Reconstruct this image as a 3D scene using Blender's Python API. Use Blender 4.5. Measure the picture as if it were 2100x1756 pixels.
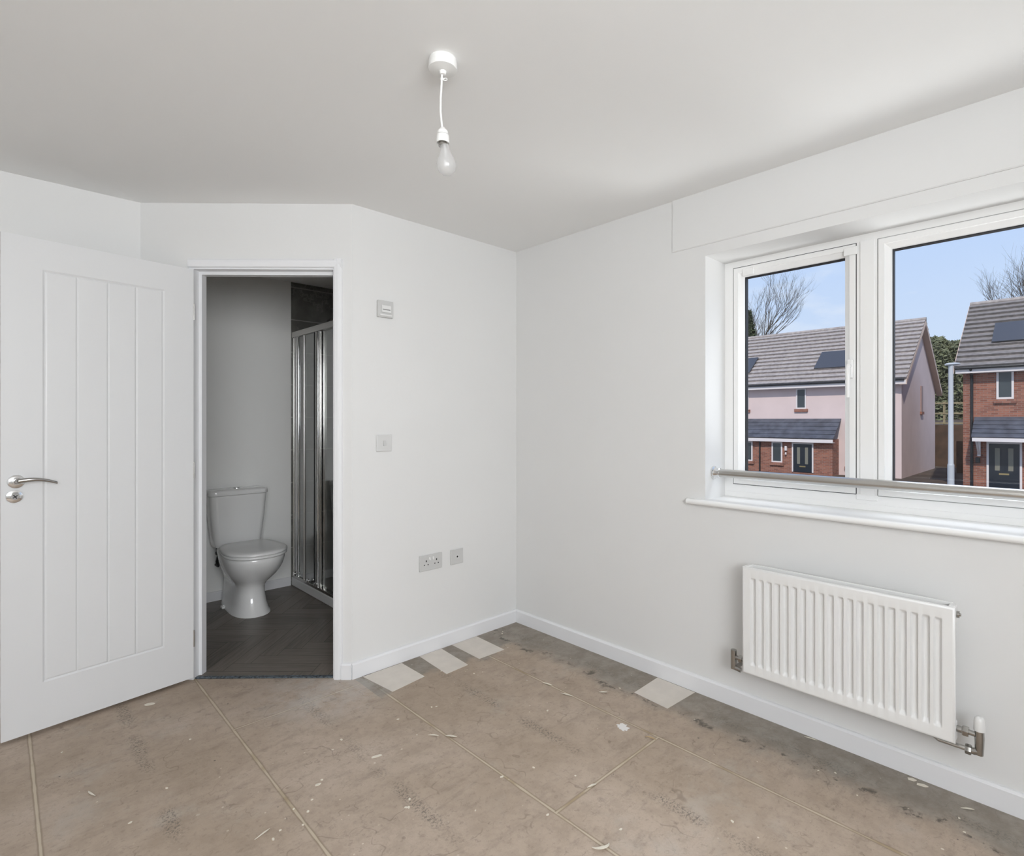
import bpy, bmesh, math, random
from mathutils import Vector, Matrix
random.seed(7)
PI = math.pi
S = bpy.context.scene
for o in list(bpy.data.objects): bpy.data.objects.remove(o, do_unlink=True)
C = S.collection

# ------------------------------------------------------------------ camera
F, CX, CY, TH = 1117.15, 1107.34, 862.17, 0.7829      # focal length, principal column, horizon row (px of 2100x1756), heading
EYE, H = 1.28, 2.352
cam = bpy.data.cameras.new('camera'); camo = bpy.data.objects.new('camera', cam); C.objects.link(camo)
camo.location = (0, 0, EYE); camo.rotation_euler = (PI/2, 0, -TH)
cam.sensor_width = 36; cam.sensor_fit = 'HORIZONTAL'; cam.lens = F/2100*36
cam.shift_x = (1050-CX)/2100; cam.shift_y = (CY-878)/2100
cam.clip_start = .02; cam.clip_end = 400
S.camera = camo

# ------------------------------------------------------------------ world, sun, added fill lamps, exposure
S.view_settings.view_transform = 'Standard'; S.view_settings.look = 'None'
S.view_settings.gamma = 1; S.view_settings.use_curve_mapping = False
S.view_settings.exposure = 0.0
W = bpy.data.worlds.new('sky'); S.world = W; W.use_nodes = True
nt = W.node_tree; nt.nodes.clear()
def N(t, typ, **k):
    n = t.nodes.new(typ)
    for a, b in k.items(): setattr(n, a, b)
    return n
tc = N(nt, 'ShaderNodeTexCoord'); sep = N(nt, 'ShaderNodeSeparateXYZ'); nt.links.new(tc.outputs['Generated'], sep.inputs[0])
rmp = N(nt, 'ShaderNodeValToRGB'); nt.links.new(sep.outputs['Z'], rmp.inputs[0])
e = rmp.color_ramp.elements
e[0].position = .0; e[0].color = (.70, .81, .97, 1)
e[1].position = .34; e[1].color = (.50, .67, 1.0, 1)
x_ = e.new(.9); x_.color = (.30, .48, .95, 1)
mp = N(nt, 'ShaderNodeMapping'); mp.inputs['Scale'].default_value = (5, 5, 13); mp.inputs['Location'].default_value = (.4, 1.3, .2)
nt.links.new(tc.outputs['Generated'], mp.inputs[0])
ns = N(nt, 'ShaderNodeTexNoise'); ns.inputs['Scale'].default_value = 1.3; ns.inputs['Detail'].default_value = 6
nt.links.new(mp.outputs[0], ns.inputs['Vector'])
cr = N(nt, 'ShaderNodeValToRGB'); nt.links.new(ns.outputs[0], cr.inputs[0])
cr.color_ramp.elements[0].position = .52; cr.color_ramp.elements[0].color = (0, 0, 0, 1)
cr.color_ramp.elements[1].position = .72; cr.color_ramp.elements[1].color = (.75, .75, .75, 1)
mx = N(nt, 'ShaderNodeMixRGB'); nt.links.new(cr.outputs[0], mx.inputs[0]); nt.links.new(rmp.outputs[0], mx.inputs[1])
mx.inputs[2].default_value = (.82, .88, 1.0, 1)
bg = N(nt, 'ShaderNodeBackground'); nt.links.new(mx.outputs[0], bg.inputs[0]); bg.inputs[1].default_value = 1.0
wo = N(nt, 'ShaderNodeOutputWorld'); nt.links.new(bg.outputs[0], wo.inputs[0])

def lamp(name, typ, loc, aim, energy, color=(1, 1, 1), **k):
    l = bpy.data.lights.new(name, typ); o = bpy.data.objects.new(name, l); C.objects.link(o)
    o.location = loc; o.rotation_euler = (Vector(aim)-Vector(loc)).to_track_quat('-Z', 'Y').to_euler()
    l.energy = energy; l.color = color
    for a, b in k.items(): setattr(l, a, b)
    return o
# sun: behind our house, high, falling on the fronts of the houses opposite
lamp('sun', 'SUN', (0, 0, 20), Vector((0, 0, 20))+Vector((.66, .22, -.72)), 2.9, (1, .95, .88), angle=.02)
# added fill lamp outside a made-up opening in the unseen wall behind the camera
lamp('rear_fill_lamp', 'AREA', (-.35, -1.55, 1.72), (.3, 2, 2.15), 88, (.975, .99, 1), shape='RECTANGLE', size=1.9, size_y=1.1)
# two added fill lamps outside the window in view, standing in for daylight
lamp('window_fill_lamp_high', 'AREA', (4.0, -.2, 3.9), (2.40, .3, 1.3), 84, (.98, .99, 1), shape='RECTANGLE', size=3.0, size_y=1.4)  # added lamp hidden above the window, brightens sill, frame and reveals
lamp('window_fill_lamp_low', 'AREA', (3.5, -.6, -.25), (2.1, .9, 2.2), 80, (.98, .99, 1), shape='RECTANGLE', size=2.6, size_y=1.2)  # added lamp hidden below the sill, aimed up to brighten ceiling and reveals

# ------------------------------------------------------------------ measured geometry
XR, YM = 2.344, 2.571                    # window wall plane, middle wall plane
C1 = Vector((1.2447, 2.571)); L1 = Vector((.4979, 3.2914)); YL = 3.2914
TD = (L1-C1).normalized(); ND = Vector((-TD.y, TD.x))
if ND.x < 0: ND = -ND
WL = (L1-C1).length
YB = 4.36                                # bathroom back wall
sth, cth = math.sin(TH), math.cos(TH)
def ray(u, v):
    a = (u-CX)/F
    return Vector((a*cth+sth, -a*sth+cth, -(v-CY)/F))
def on(u, v, ax, val):
    d = ray(u, v); t = (val-(EYE if ax == 2 else 0))/d[ax]; p = d*t; p.z += EYE
    return p
def dw(s, n, z=0):                       # point of the diagonal door wall: s along, n into the bathroom
    p = C1+TD*s+ND*n
    return Vector((p.x, p.y, z))

# ------------------------------------------------------------------ materials
def mat(name, col, rough=.5, metal=0, spec=None, bump=None, coat=0, var=None):
    m = bpy.data.materials.new(name); m.use_nodes = True
    t = m.node_tree; b = t.nodes['Principled BSDF']
    b.inputs['Base Color'].default_value = (*col, 1); b.inputs['Roughness'].default_value = rough
    b.inputs['Metallic'].default_value = metal
    if coat: b.inputs['Coat Weight'].default_value = coat; b.inputs['Coat Roughness'].default_value = .08
    if spec is not None: b.inputs['Specular IOR Level'].default_value = spec
    g = N(t, 'ShaderNodeNewGeometry')
    if var:                               # (scale, amount)
        n = N(t, 'ShaderNodeTexNoise'); n.inputs['Scale'].default_value = var[0]; n.inputs['Detail'].default_value = 5
        t.links.new(g.outputs['Position'], n.inputs['Vector'])
        mr = N(t, 'ShaderNodeMapRange'); mr.inputs['To Min'].default_value = 1-var[1]; mr.inputs['To Max'].default_value = 1+var[1]
        mr.inputs['From Min'].default_value = .3; mr.inputs['From Max'].default_value = .7
        t.links.new(n.outputs[0], mr.inputs['Value'])
        v = N(t, 'ShaderNodeVectorMath', operation='SCALE'); v.inputs[0].default_value = col
        t.links.new(mr.outputs[0], v.inputs['Scale']); t.links.new(v.outputs[0], b.inputs['Base Color'])
    if bump:                              # (scale, strength)
        n = N(t, 'ShaderNodeTexNoise'); n.inputs['Scale'].default_value = bump[0]; n.inputs['Detail'].default_value = 4
        t.links.new(g.outputs['Position'], n.inputs['Vector'])
        bp = N(t, 'ShaderNodeBump'); bp.inputs['Strength'].default_value = bump[1]; bp.inputs['Distance'].default_value = .002
        t.links.new(n.outputs[0], bp.inputs['Height']); t.links.new(bp.outputs[0], b.inputs['Normal'])
    return m
def glassmat(name, tint=(1, 1, 1), refl=.06, rough=.0):
    m = bpy.data.materials.new(name); m.use_nodes = True; t = m.node_tree; t.nodes.clear()
    tr = N(t, 'ShaderNodeBsdfTransparent'); tr.inputs[0].default_value = (*tint, 1)
    gl = N(t, 'ShaderNodeBsdfGlossy'); gl.inputs['Roughness'].default_value = rough
    lw = N(t, 'ShaderNodeLayerWeight'); lw.inputs[0].default_value = .25
    mr = N(t, 'ShaderNodeMapRange'); mr.inputs['To Min'].default_value = refl; mr.inputs['To Max'].default_value = min(1, refl*5)
    t.links.new(lw.outputs['Facing'], mr.inputs['Value'])
    mi = N(t, 'ShaderNodeMixShader'); t.links.new(mr.outputs[0], mi.inputs[0]); t.links.new(tr.outputs[0], mi.inputs[1]); t.links.new(gl.outputs[0], mi.inputs[2])
    ou = N(t, 'ShaderNodeOutputMaterial'); t.links.new(mi.outputs[0], ou.inputs[0])
    return m
M = dict(
    wall=mat('wall_emulsion', (.765, .765, .757), .75, bump=(60, .12), var=(1.2, .012)),
    ceil=mat('ceiling_emulsion', (.90, .90, .89), .85, bump=(50, .1)),
    bath=mat('wall_emulsion_brightened', (.89, .89, .87), .7),  # same paint as the walls, lightened to brighten the dim bathroom
    gloss=mat('white_satin_paint', (.82, .825, .84), .32, bump=(25, .05)),
    door=mat('white_door_paint', (.72, .725, .73), .30, bump=(90, .10)),
    upvc=mat('white_plastic_frame', (.89, .89, .88), .25),
    rad=mat('white_radiator_enamel', (.82, .82, .81), .28),
    plate=mat('grey_white_plate', (.60, .60, .59), .35),
    plate2=mat('white_plate', (.78, .78, .77), .3),
    pend=mat('pendant_plastic', (.86, .86, .84), .35),
    chrome=mat('chrome', (.78, .78, .78), .10, 1),
    chromed=mat('dull_chrome', (.42, .41, .39), .22, 1),
    steel=mat('brushed_steel', (.56, .55, .53), .28, 1),
    gap_shade=mat('sash_gap_shade', (.10, .10, .10), .7), gap_shade2=mat('bead_gap_shade', (.36, .36, .35), .7),  # dark tones painting the shadow gaps around sashes and fixed light
    black=mat('black_rubber', (.012, .012, .014), .5),
    dark=mat('dark_hole', (.02, .02, .02), .6),
    ceramic=mat('white_ceramic', (.86, .86, .85), .08, coat=.6),
    seat=mat('white_seat_plastic', (.86, .86, .85), .22),
    tray=mat('white_shower_tray', (.72, .72, .72), .15),
    paper=mat('pale_board_patch', (.70, .65, .59), .8, var=(14, .05)),
    flake=mat('dried_plaster', (.75, .70, .60), .9),
    tan=mat('wood_splinter', (.50, .36, .20), .9),
    glass=glassmat('window_glass', (.97, .985, .98), .03),
    sglass=glassmat('shower_glass', (.86, .88, .87), .14),
    bulb=None,
    render=mat('pale_pink_render', (.70, .56, .53), .9, var=(.8, .05)),
    fascia=mat('white_fascia', (.74, .68, .66), .6),
    verge=mat('verge_board', (.66, .50, .40), .7),
    slate=mat('slate_grey_tile', (.075, .08, .10), .55, var=(3, .35)),
    pv=mat('solar_panel_glass', (.055, .056, .062), .35),
    housedoor=mat('dark_blue_black_door', (.012, .016, .024), .3),
    pane=mat('reflective_pane', (.05, .06, .065), .08),
    dpane=mat('door_glass', (.20, .19, .15), .3),
    brass=mat('brass', (.65, .48, .22), .3, 1),
    pipe=mat('black_downpipe', (.012, .012, .014), .4),
    post=mat('galvanised_steel', (.50, .51, .52), .5, .1),
    ground=mat('verge_ground', (.075, .052, .036), .95, var=(.6, .3)),
    road=mat('asphalt', (.13, .14, .16), .8, var=(4, .1)),
    kerb=mat('kerb_stone', (.40, .39, .37), .9),
    fence=mat('weathered_rail', (.30, .25, .15), .9, var=(5, .2)),
    sleeper=mat('timber_board', (.085, .048, .030), .9, var=(3, .3)),
    bark=mat('bark', (.075, .062, .05), .95),
    leafd=mat('dark_evergreen', (.055, .07, .03), .8, var=(2, .4)),
    leafm=mat('hedge_green', (.15, .16, .085), .8, var=(1.5, .5)),
)
M['tile_roof'] = mat('pale_concrete_roof_tile', (.37, .325, .30), .85, var=(6, .22)); M['tile_dark'] = mat('dark_concrete_roof_tile', (.22, .195, .18), .85, var=(6, .22))

def bulbmat():
    m = bpy.data.materials.new('pearl_bulb_glass'); m.use_nodes = True; t = m.node_tree; t.nodes.clear()
    tr = N(t, 'ShaderNodeBsdfTransparent'); tr.inputs[0].default_value = (.98, .98, .98, 1)
    df = N(t, 'ShaderNodeBsdfDiffuse'); df.inputs[0].default_value = (.9, .9, .9, 1)
    tl = N(t, 'ShaderNodeBsdfTranslucent'); tl.inputs[0].default_value = (.9, .9, .9, 1)
    gl = N(t, 'ShaderNodeBsdfGlossy'); gl.inputs['Roughness'].default_value = .03
    a = N(t, 'ShaderNodeMixShader'); t.links.new(df.outputs[0], a.inputs[1]); t.links.new(tl.outputs[0], a.inputs[2])
    b = N(t, 'ShaderNodeMixShader'); b.inputs[0].default_value = .45; t.links.new(tr.outputs[0], b.inputs[1]); t.links.new(a.outputs[0], b.inputs[2])
    c = N(t, 'ShaderNodeMixShader'); c.inputs[0].default_value = .07; t.links.new(b.outputs[0], c.inputs[1]); t.links.new(gl.outputs[0], c.inputs[2])
    o = N(t, 'ShaderNodeOutputMaterial'); t.links.new(c.outputs[0], o.inputs[0]); return m
M['bulb'] = bulbmat()
def brickmat():
    m = bpy.data.materials.new('red_brick'); m.use_nodes = True; t = m.node_tree; b = t.nodes['Principled BSDF']
    b.inputs['Roughness'].default_value = .9
    g = N(t, 'ShaderNodeNewGeometry'); s = N(t, 'ShaderNodeSeparateXYZ'); t.links.new(g.outputs['Position'], s.inputs[0])
    a = N(t, 'ShaderNodeMath', operation='ADD'); t.links.new(s.outputs['X'], a.inputs[0]); t.links.new(s.outputs['Y'], a.inputs[1])
    c = N(t, 'ShaderNodeCombineXYZ'); t.links.new(a.outputs[0], c.inputs[0]); t.links.new(s.outputs['Z'], c.inputs[1])
    br = N(t, 'ShaderNodeTexBrick'); t.links.new(c.outputs[0], br.inputs['Vector'])
    br.inputs['Scale'].default_value = 1; br.inputs['Brick Width'].default_value = .225; br.inputs['Row Height'].default_value = .075
    br.inputs['Mortar Size'].default_value = .008
    br.inputs['Color1'].default_value = (.36, .135, .085, 1); br.inputs['Color2'].default_value = (.20, .07, .045, 1)
    br.inputs['Mortar'].default_value = (.27, .20, .165, 1)
    t.links.new(br.outputs[0], b.inputs['Base Color'])
    return m
M['brick'] = brickmat()

def mathn(t, op, a, b=None, clamp=False):
    n = N(t, 'ShaderNodeMath', operation=op); n.use_clamp = clamp
    for i, v in enumerate((a, b)):
        if v is None: continue
        if hasattr(v, 'links'): t.links.new(v, n.inputs[i])
        else: n.inputs[i].default_value = v
    return n.outputs[0]
def mixc(t, fac, a, b):
    n = N(t, 'ShaderNodeMixRGB')
    t.links.new(fac, n.inputs[0])
    for i, v in ((1, a), (2, b)):
        if hasattr(v, 'links'): t.links.new(v, n.inputs[i])
        else: n.inputs[i].default_value = (*v, 1)
    return n.outputs[0]
def ramp(t, v, lo, hi):
    n = N(t, 'ShaderNodeMapRange'); n.interpolation_type = 'SMOOTHSTEP'
    n.inputs['From Min'].default_value = lo; n.inputs['From Max'].default_value = hi
    t.links.new(v, n.inputs['Value']); return n.outputs[0]
def noise(t, vec, scale, detail=4, rough=.5, off=None):
    n = N(t, 'ShaderNodeTexNoise'); n.inputs['Scale'].default_value = scale; n.inputs['Detail'].default_value = detail
    n.inputs['Roughness'].default_value = rough
    if off:
        a = N(t, 'ShaderNodeVectorMath', operation='ADD'); t.links.new(vec, a.inputs[0]); a.inputs[1].default_value = off; vec = a.outputs[0]
    t.links.new(vec, n.inputs['Vector']); return n.outputs[0]
def floormat():
    m = bpy.data.materials.new('chipboard_floor'); m.use_nodes = True; t = m.node_tree; b = t.nodes['Principled BSDF']
    g = N(t, 'ShaderNodeNewGeometry'); P = g.outputs['Position']
    s = N(t, 'ShaderNodeSeparateXYZ'); t.links.new(P, s.inputs[0]); X, Y = s.outputs['X'], s.outputs['Y']
    base = (.335, .268, .210)
    big = noise(t, P, 1.6, 5, .6)
    col = mixc(t, ramp(t, big, .35, .68), (.40, .315, .24), (.52, .425, .345))
    fine = noise(t, P, 130, 2, .6)
    col = mixc(t, mathn(t, 'MULTIPLY', ramp(t, fine, .35, .65), .30), col, (.43, .35, .28))
    mott = noise(t, P, 16, 6, .72, (4, 4, 4))
    col = mixc(t, mathn(t, 'MULTIPLY', ramp(t, mott, .42, .62), .24), col, (.26, .20, .15))
    grit = noise(t, P, 48, 4, .8, (7, 1, 2))
    col = mixc(t, mathn(t, 'MULTIPLY', ramp(t, grit, .54, .66), .35), col, (.20, .155, .12))
    # scuffs: stretched noise
    mp = N(t, 'ShaderNodeMapping'); mp.inputs['Scale'].default_value = (3.5, 11, 1); mp.inputs['Rotation'].default_value = (0, 0, .5)
    t.links.new(P, mp.inputs[0])
    sc = noise(t, mp.outputs[0], 1.6, 7, .68)
    col = mixc(t, mathn(t, 'MULTIPLY', ramp(t, sc, .52, .74), .42), col, (.20, .155, .12))
    mp2 = N(t, 'ShaderNodeMapping'); mp2.inputs['Scale'].default_value = (6, 3, 1); mp2.inputs['Rotation'].default_value = (0, 0, .9)
    t.links.new(P, mp2.inputs[0])
    sc2 = noise(t, mp2.outputs[0], 2.1, 6, .7)
    col = mixc(t, mathn(t, 'MULTIPLY', ramp(t, sc2, .60, .78), .55), col, (.15, .12, .10))
    for sc_, seed, gate in ((3.0, (1, 8, 3), .50), (5.5, (6, 2, 9), .53), (9, (2, 2, 5), .55)):
        vn = noise(t, P, sc_, 3, .6, seed)
        k = mathn(t, 'MULTIPLY', ramp(t, mathn(t, 'ABSOLUTE', mathn(t, 'SUBTRACT', vn, .5)), .006, .001), ramp(t, noise(t, P, 4.2, 4, .7, (sc_, 5, 5)), gate, gate+.07))
        col = mixc(t, mathn(t, 'MULTIPLY', k, .36), col, (.14, .105, .08))
    pale = noise(t, P, 2.7, 6, .65, (5, 3, 1))
    col = mixc(t, mathn(t, 'MULTIPLY', ramp(t, pale, .56, .74), .45), col, (.50, .46, .41))
    # rows of dark stamped print along the middle of each board
    fx = mathn(t, 'PINGPONG', mathn(t, 'SUBTRACT', X, .09), .3)         # 0 at joints, .3 mid-board
    row = ramp(t, fx, .262, .292)
    pr = noise(t, P, 110, 3, .8); env = noise(t, P, 3.5, 2, .5, (9, 2, 0))
    k = mathn(t, 'MULTIPLY', mathn(t, 'MULTIPLY', row, ramp(t, pr, .50, .58)), ramp(t, env, .42, .56))
    col = mixc(t, mathn(t, 'MULTIPLY', k, .65), col, (.085, .08, .075))
    # board joints: pale glue line with dark rims
    wob = mathn(t, 'MULTIPLY', mathn(t, 'SUBTRACT', noise(t, P, 9, 3), .5), .006)
    def joint(d, mask, col):
        d = mathn(t, 'ADD', d, wob)
        rim = mathn(t, 'MULTIPLY', ramp(t, d, .0105, .004), mask)
        col = mixc(t, mathn(t, 'MULTIPLY', rim, .65), col, (.22, .165, .11))
        lin = mathn(t, 'MULTIPLY', ramp(t, d, .0055, .0020), mask)
        jn = noise(t, P, 6, 3)
        jc = mixc(t, ramp(t, jn, .32, .55), (.40, .31, .19), (.62, .54, .42))
        return mixc(t, mathn(t, 'MULTIPLY', lin, .8), col, jc)
    one = mathn(t, 'LESS_THAN', 0, 1)
    col = joint(fx, one, col)
    def band(v, lo, hi): return mathn(t, 'MULTIPLY', mathn(t, 'GREATER_THAN', v, lo), mathn(t, 'LESS_THAN', v, hi))
    for y0, a, c in ((2.49, .69, 1.29), (1.222, 1.29, 1.89), (.35, .69, 1.29), (1.9, -.51, .09)):
        col = joint(mathn(t, 'ABSOLUTE', mathn(t, 'SUBTRACT', Y, y0)), band(X, a, c), col)
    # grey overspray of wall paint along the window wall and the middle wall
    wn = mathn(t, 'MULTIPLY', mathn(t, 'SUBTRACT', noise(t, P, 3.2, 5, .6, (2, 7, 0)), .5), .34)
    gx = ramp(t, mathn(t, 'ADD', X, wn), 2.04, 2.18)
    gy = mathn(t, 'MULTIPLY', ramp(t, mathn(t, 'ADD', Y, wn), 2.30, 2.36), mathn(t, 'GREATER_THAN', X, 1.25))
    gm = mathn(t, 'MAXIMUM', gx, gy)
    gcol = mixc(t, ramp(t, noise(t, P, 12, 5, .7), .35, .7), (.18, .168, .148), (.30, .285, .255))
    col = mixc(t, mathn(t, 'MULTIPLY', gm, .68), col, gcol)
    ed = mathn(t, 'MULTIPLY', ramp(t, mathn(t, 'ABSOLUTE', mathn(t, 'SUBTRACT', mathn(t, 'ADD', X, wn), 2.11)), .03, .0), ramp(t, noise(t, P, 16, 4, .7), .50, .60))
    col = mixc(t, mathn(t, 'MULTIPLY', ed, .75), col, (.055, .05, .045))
    # pale dust by the doorway
    dd = N(t, 'ShaderNodeVectorMath', operation='DISTANCE'); t.links.new(P, dd.inputs[0]); dd.inputs[1].default_value = (1.1, 2.55, 0)
    dm = mathn(t, 'MULTIPLY', ramp(t, dd.outputs['Value'], .42, .05), ramp(t, noise(t, P, 7, 5, .7, (1, 1, 1)), .35, .6))
    col = mixc(t, mathn(t, 'MULTIPLY', dm, .5), col, (.60, .58, .55))
    # spatter specks
    for sc_, lim, cc, rn in ((26, .055, (.72, .67, .58), .62), (55, .07, (.66, .6, .5), .60), (38, .05, (.10, .09, .08), .62)):
        v = N(t, 'ShaderNodeTexVoronoi'); v.inputs['Scale'].default_value = sc_; t.links.new(P, v.inputs['Vector'])
        sp = N(t, 'ShaderNodeSeparateColor'); t.links.new(v.outputs['Color'], sp.inputs[0])
        mk = mathn(t, 'MULTIPLY', mathn(t, 'LESS_THAN', v.outputs['Distance'], mathn(t, 'MULTIPLY', sp.outputs[1], lim*3)), mathn(t, 'GREATER_THAN', sp.outputs[0], .93))
        mk = mathn(t, 'MULTIPLY', mk, ramp(t, noise(t, P, 2.2, 3, .5, (sc_, 0, 0)), .42, .58))
        col = mixc(t, mathn(t, 'MULTIPLY', mk, .8), col, cc)
    t.links.new(col, b.inputs['Base Color']); b.inputs['Roughness'].default_value = .62
    b.inputs['Specular IOR Level'].default_value = .35
    bp = N(t, 'ShaderNodeBump'); bp.inputs['Strength'].default_value = .25; bp.inputs['Distance'].default_value = .002
    t.links.new(fine, bp.inputs['Height']); t.links.new(bp.outputs[0], b.inputs['Normal'])
    return m
M['floor'] = floormat()

def woodmat():
    m = bpy.data.materials.new('dark_oak_vinyl'); m.use_nodes = True; t = m.node_tree; b = t.nodes['Principled BSDF']
    a = N(t, 'ShaderNodeAttribute'); a.attribute_name = 'shade'
    uv = N(t, 'ShaderNodeUVMap'); uv.uv_map = 'UVMap'
    mp = N(t, 'ShaderNodeMapping'); mp.inputs['Scale'].default_value = (5, 60, 1); t.links.new(uv.outputs[0], mp.inputs[0])
    g = noise(t, mp.outputs[0], 1, 6, .65)
    c1 = mixc(t, ramp(t, g, .3, .7), (.062, .053, .045), (.17, .147, .125))
    c2 = mixc(t, a.outputs['Fac'], c1, (.23, .195, .165))
    n = N(t, 'ShaderNodeMixRGB', blend_type='MIX'); n.inputs[0].default_value = .65
    t.links.new(c1, n.inputs[1]); t.links.new(c2, n.inputs[2]); t.links.new(n.outputs[0], b.inputs['Base Color'])
    b.inputs['Roughness'].default_value = .38
    return m
M['wood'] = woodmat()
def tilemat():
    m = bpy.data.materials.new('dark_shower_tile'); m.use_nodes = True; t = m.node_tree; b = t.nodes['Principled BSDF']
    g = N(t, 'ShaderNodeNewGeometry'); P = g.outputs['Position']; s = N(t, 'ShaderNodeSeparateXYZ'); t.links.new(P, s.inputs[0])
    fz = mathn(t, 'PINGPONG', mathn(t, 'SUBTRACT', s.outputs['Z'], .0407), .12625)
    fx = mathn(t, 'PINGPONG', mathn(t, 'SUBTRACT', mathn(t, 'ADD', s.outputs['X'], s.outputs['Y']), .45), .25)
    gr = mathn(t, 'MAXIMUM', ramp(t, fz, .0045, .002), ramp(t, fx, .0045, .002))
    vn = noise(t, P, 3.5, 7, .7)
    vein = ramp(t, mathn(t, 'ABSOLUTE', mathn(t, 'SUBTRACT', vn, .5)), .018, .0)
    c = mixc(t, ramp(t, noise(t, P, 5, 5, .6, (3, 3, 3)), .3, .7), (.12, .117, .107), (.20, .195, .18))
    c = mixc(t, mathn(t, 'MULTIPLY', vein, .4), c, (.36, .35, .33))
    c = mixc(t, gr, c, (.36, .35, .33))
    t.links.new(c, b.inputs['Base Color']); b.inputs['Roughness'].default_value = .25
    return m
M['tile'] = tilemat()

# ------------------------------------------------------------------ mesh helpers
def tag(o, label=None, cat=None, group=None, kind=None):
    if label: o['label'] = label
    if cat: o['category'] = cat
    if group: o['group'] = group
    if kind: o['kind'] = kind
    return o
def empty(name, loc, label, cat, rz=0, group=None, kind=None):
    o = bpy.data.objects.new(name, None); C.objects.link(o); o.empty_display_size = .1
    o.location = loc; o.rotation_euler = (0, 0, rz)
    return tag(o, label, cat, group, kind)
class MB:
    def __init__(s): s.bm = bmesh.new(); s.mi = 0
    def _f(s, vs):
        try:
            f = s.bm.faces.new(vs); f.material_index = s.mi; return f
        except ValueError: return None
    def box(s, a, b, bev=0, seg=2, M4=None):
        r = bmesh.ops.create_cube(s.bm, size=1)['verts']
        a = Vector(a); b = Vector(b); c = (a+b)/2; d = b-a
        for v in r: v.co = Vector((v.co.x*d.x, v.co.y*d.y, v.co.z*d.z))+c
        fs = {f for v in r for f in v.link_faces}
        for f in fs: f.material_index = s.mi
        if bev:
            ed = {e for f in fs for e in f.edges}
            q = bmesh.ops.bevel(s.bm, geom=list(ed), offset=bev, segments=seg, profile=.5, affect='EDGES')
            r = list({v for f in q['faces'] for v in f.verts} | {v for v in r if v.is_valid})
            for f in q['faces']: f.material_index = s.mi
        if M4:
            for v in {v for v in r if v.is_valid}: v.co = M4 @ v.co
        return s
    def prism(s, pts, z0, z1):             # plan polygon
        lo = [s.bm.verts.new((p[0], p[1], z0)) for p in pts]; hi = [s.bm.verts.new((p[0], p[1], z1)) for p in pts]
        n = len(pts)
        s._f(lo[::-1]); s._f(hi)
        for i in range(n): s._f([lo[i], lo[(i+1) % n], hi[(i+1) % n], hi[i]])
        return s
    def extr(s, pts, a, b):                # ring of 3d points moved from offset a to offset b
        a = Vector(a); b = Vector(b)
        lo = [s.bm.verts.new(Vector(p)+a) for p in pts]; hi = [s.bm.verts.new(Vector(p)+b) for p in pts]
        n = len(pts); s._f(lo[::-1]); s._f(hi)
        for i in range(n): s._f([lo[i], lo[(i+1) % n], hi[(i+1) % n], hi[i]])
        return s
    def rings(s, rs, cap=True, closed=True):
        V = [[s.bm.verts.new(p) for p in r] for r in rs]; n = len(rs[0])
        for a, b in zip(V, V[1:]):
            for i in range(n if closed else n-1): s._f([a[i], a[(i+1) % n], b[(i+1) % n], b[i]])
        if cap: s._f(V[0][::-1]); s._f(V[-1])
        return s
    def lathe(s, prof, org=(0, 0, 0), ax=(0, 0, 1), n=24, cap=True):   # prof: (radius, along)
        ax = Vector(ax).normalized(); u = ax.orthogonal().normalized(); w = ax.cross(u); org = Vector(org)
        return s.rings([[org+ax*h+(u*math.cos(2*PI*i/n)+w*math.sin(2*PI*i/n))*max(r, 1e-5) for i in range(n)] for r, h in prof], cap)
    def tube(s, pts, rad, n=10, cap=True):
        pts = [Vector(p) for p in pts]; rs = []
        if not isinstance(rad, (list, tuple)): rad = [rad]*len(pts)
        up = None
        for i, p in enumerate(pts):
            d = (pts[min(i+1, len(pts)-1)]-pts[max(i-1, 0)]).normalized()
            if up is None: up = d.orthogonal().normalized()
            up = (up-d*up.dot(d)).normalized(); w = d.cross(up)
            rs.append([p+(up*math.cos(2*PI*k/n)+w*math.sin(2*PI*k/n))*rad[i] for k in range(n)])
        return s.rings(rs, cap)
    def grid(s, us, vs, fn):
        V = [[s.bm.verts.new(fn(u, v)) for v in vs] for u in us]
        for i in range(len(us)-1):
            for j in range(len(vs)-1): s._f([V[i][j], V[i+1][j], V[i+1][j+1], V[i][j+1]])
        return s
    def build(s, name, m, parent=None, smooth=False, label=None, angle=.7):
        me = bpy.data.meshes.new(name); bmesh.ops.recalc_face_normals(s.bm, faces=s.bm.faces)
        s.bm.to_mesh(me); s.bm.free()
        for x in (m if isinstance(m, (list, tuple)) else [m]): me.materials.append(x)
        o = bpy.data.objects.new(name, me); C.objects.link(o)
        if smooth:
            for p in me.polygons: p.use_smooth = True
            me.set_sharp_from_angle(angle=angle)
        if parent:
            o.parent = parent
            if parent.type == 'MESH':
                pass
        if label: o['label'] = label
        return o
def struct(o, label, cat): return tag(o, label, cat, kind='structure')

# ------------------------------------------------------------------ room shell
XW, YW = -1.5, -1.2                       # walls beside and behind the camera
mb = MB(); mb.prism([(XW-.1, YW-.1), (XR+.3, YW-.1), (XR+.3, YM+.05), (C1.x+.02, YM+.02), (L1.x+.02, L1.y+.02), (XW-.1, YL+.05)], -.06, 0)
struct(mb.build('floor', M['floor']), 'bare brown chipboard floor with pale board joints, scuffs and plaster spatter', 'floor')
mb = MB(); mb.box((XW-.1, YW-.45, H), (XR+.35, YB+.1, H+.08))
struct(mb.build('ceiling', M['ceil']), 'smooth white painted ceiling', 'ceiling')
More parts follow.
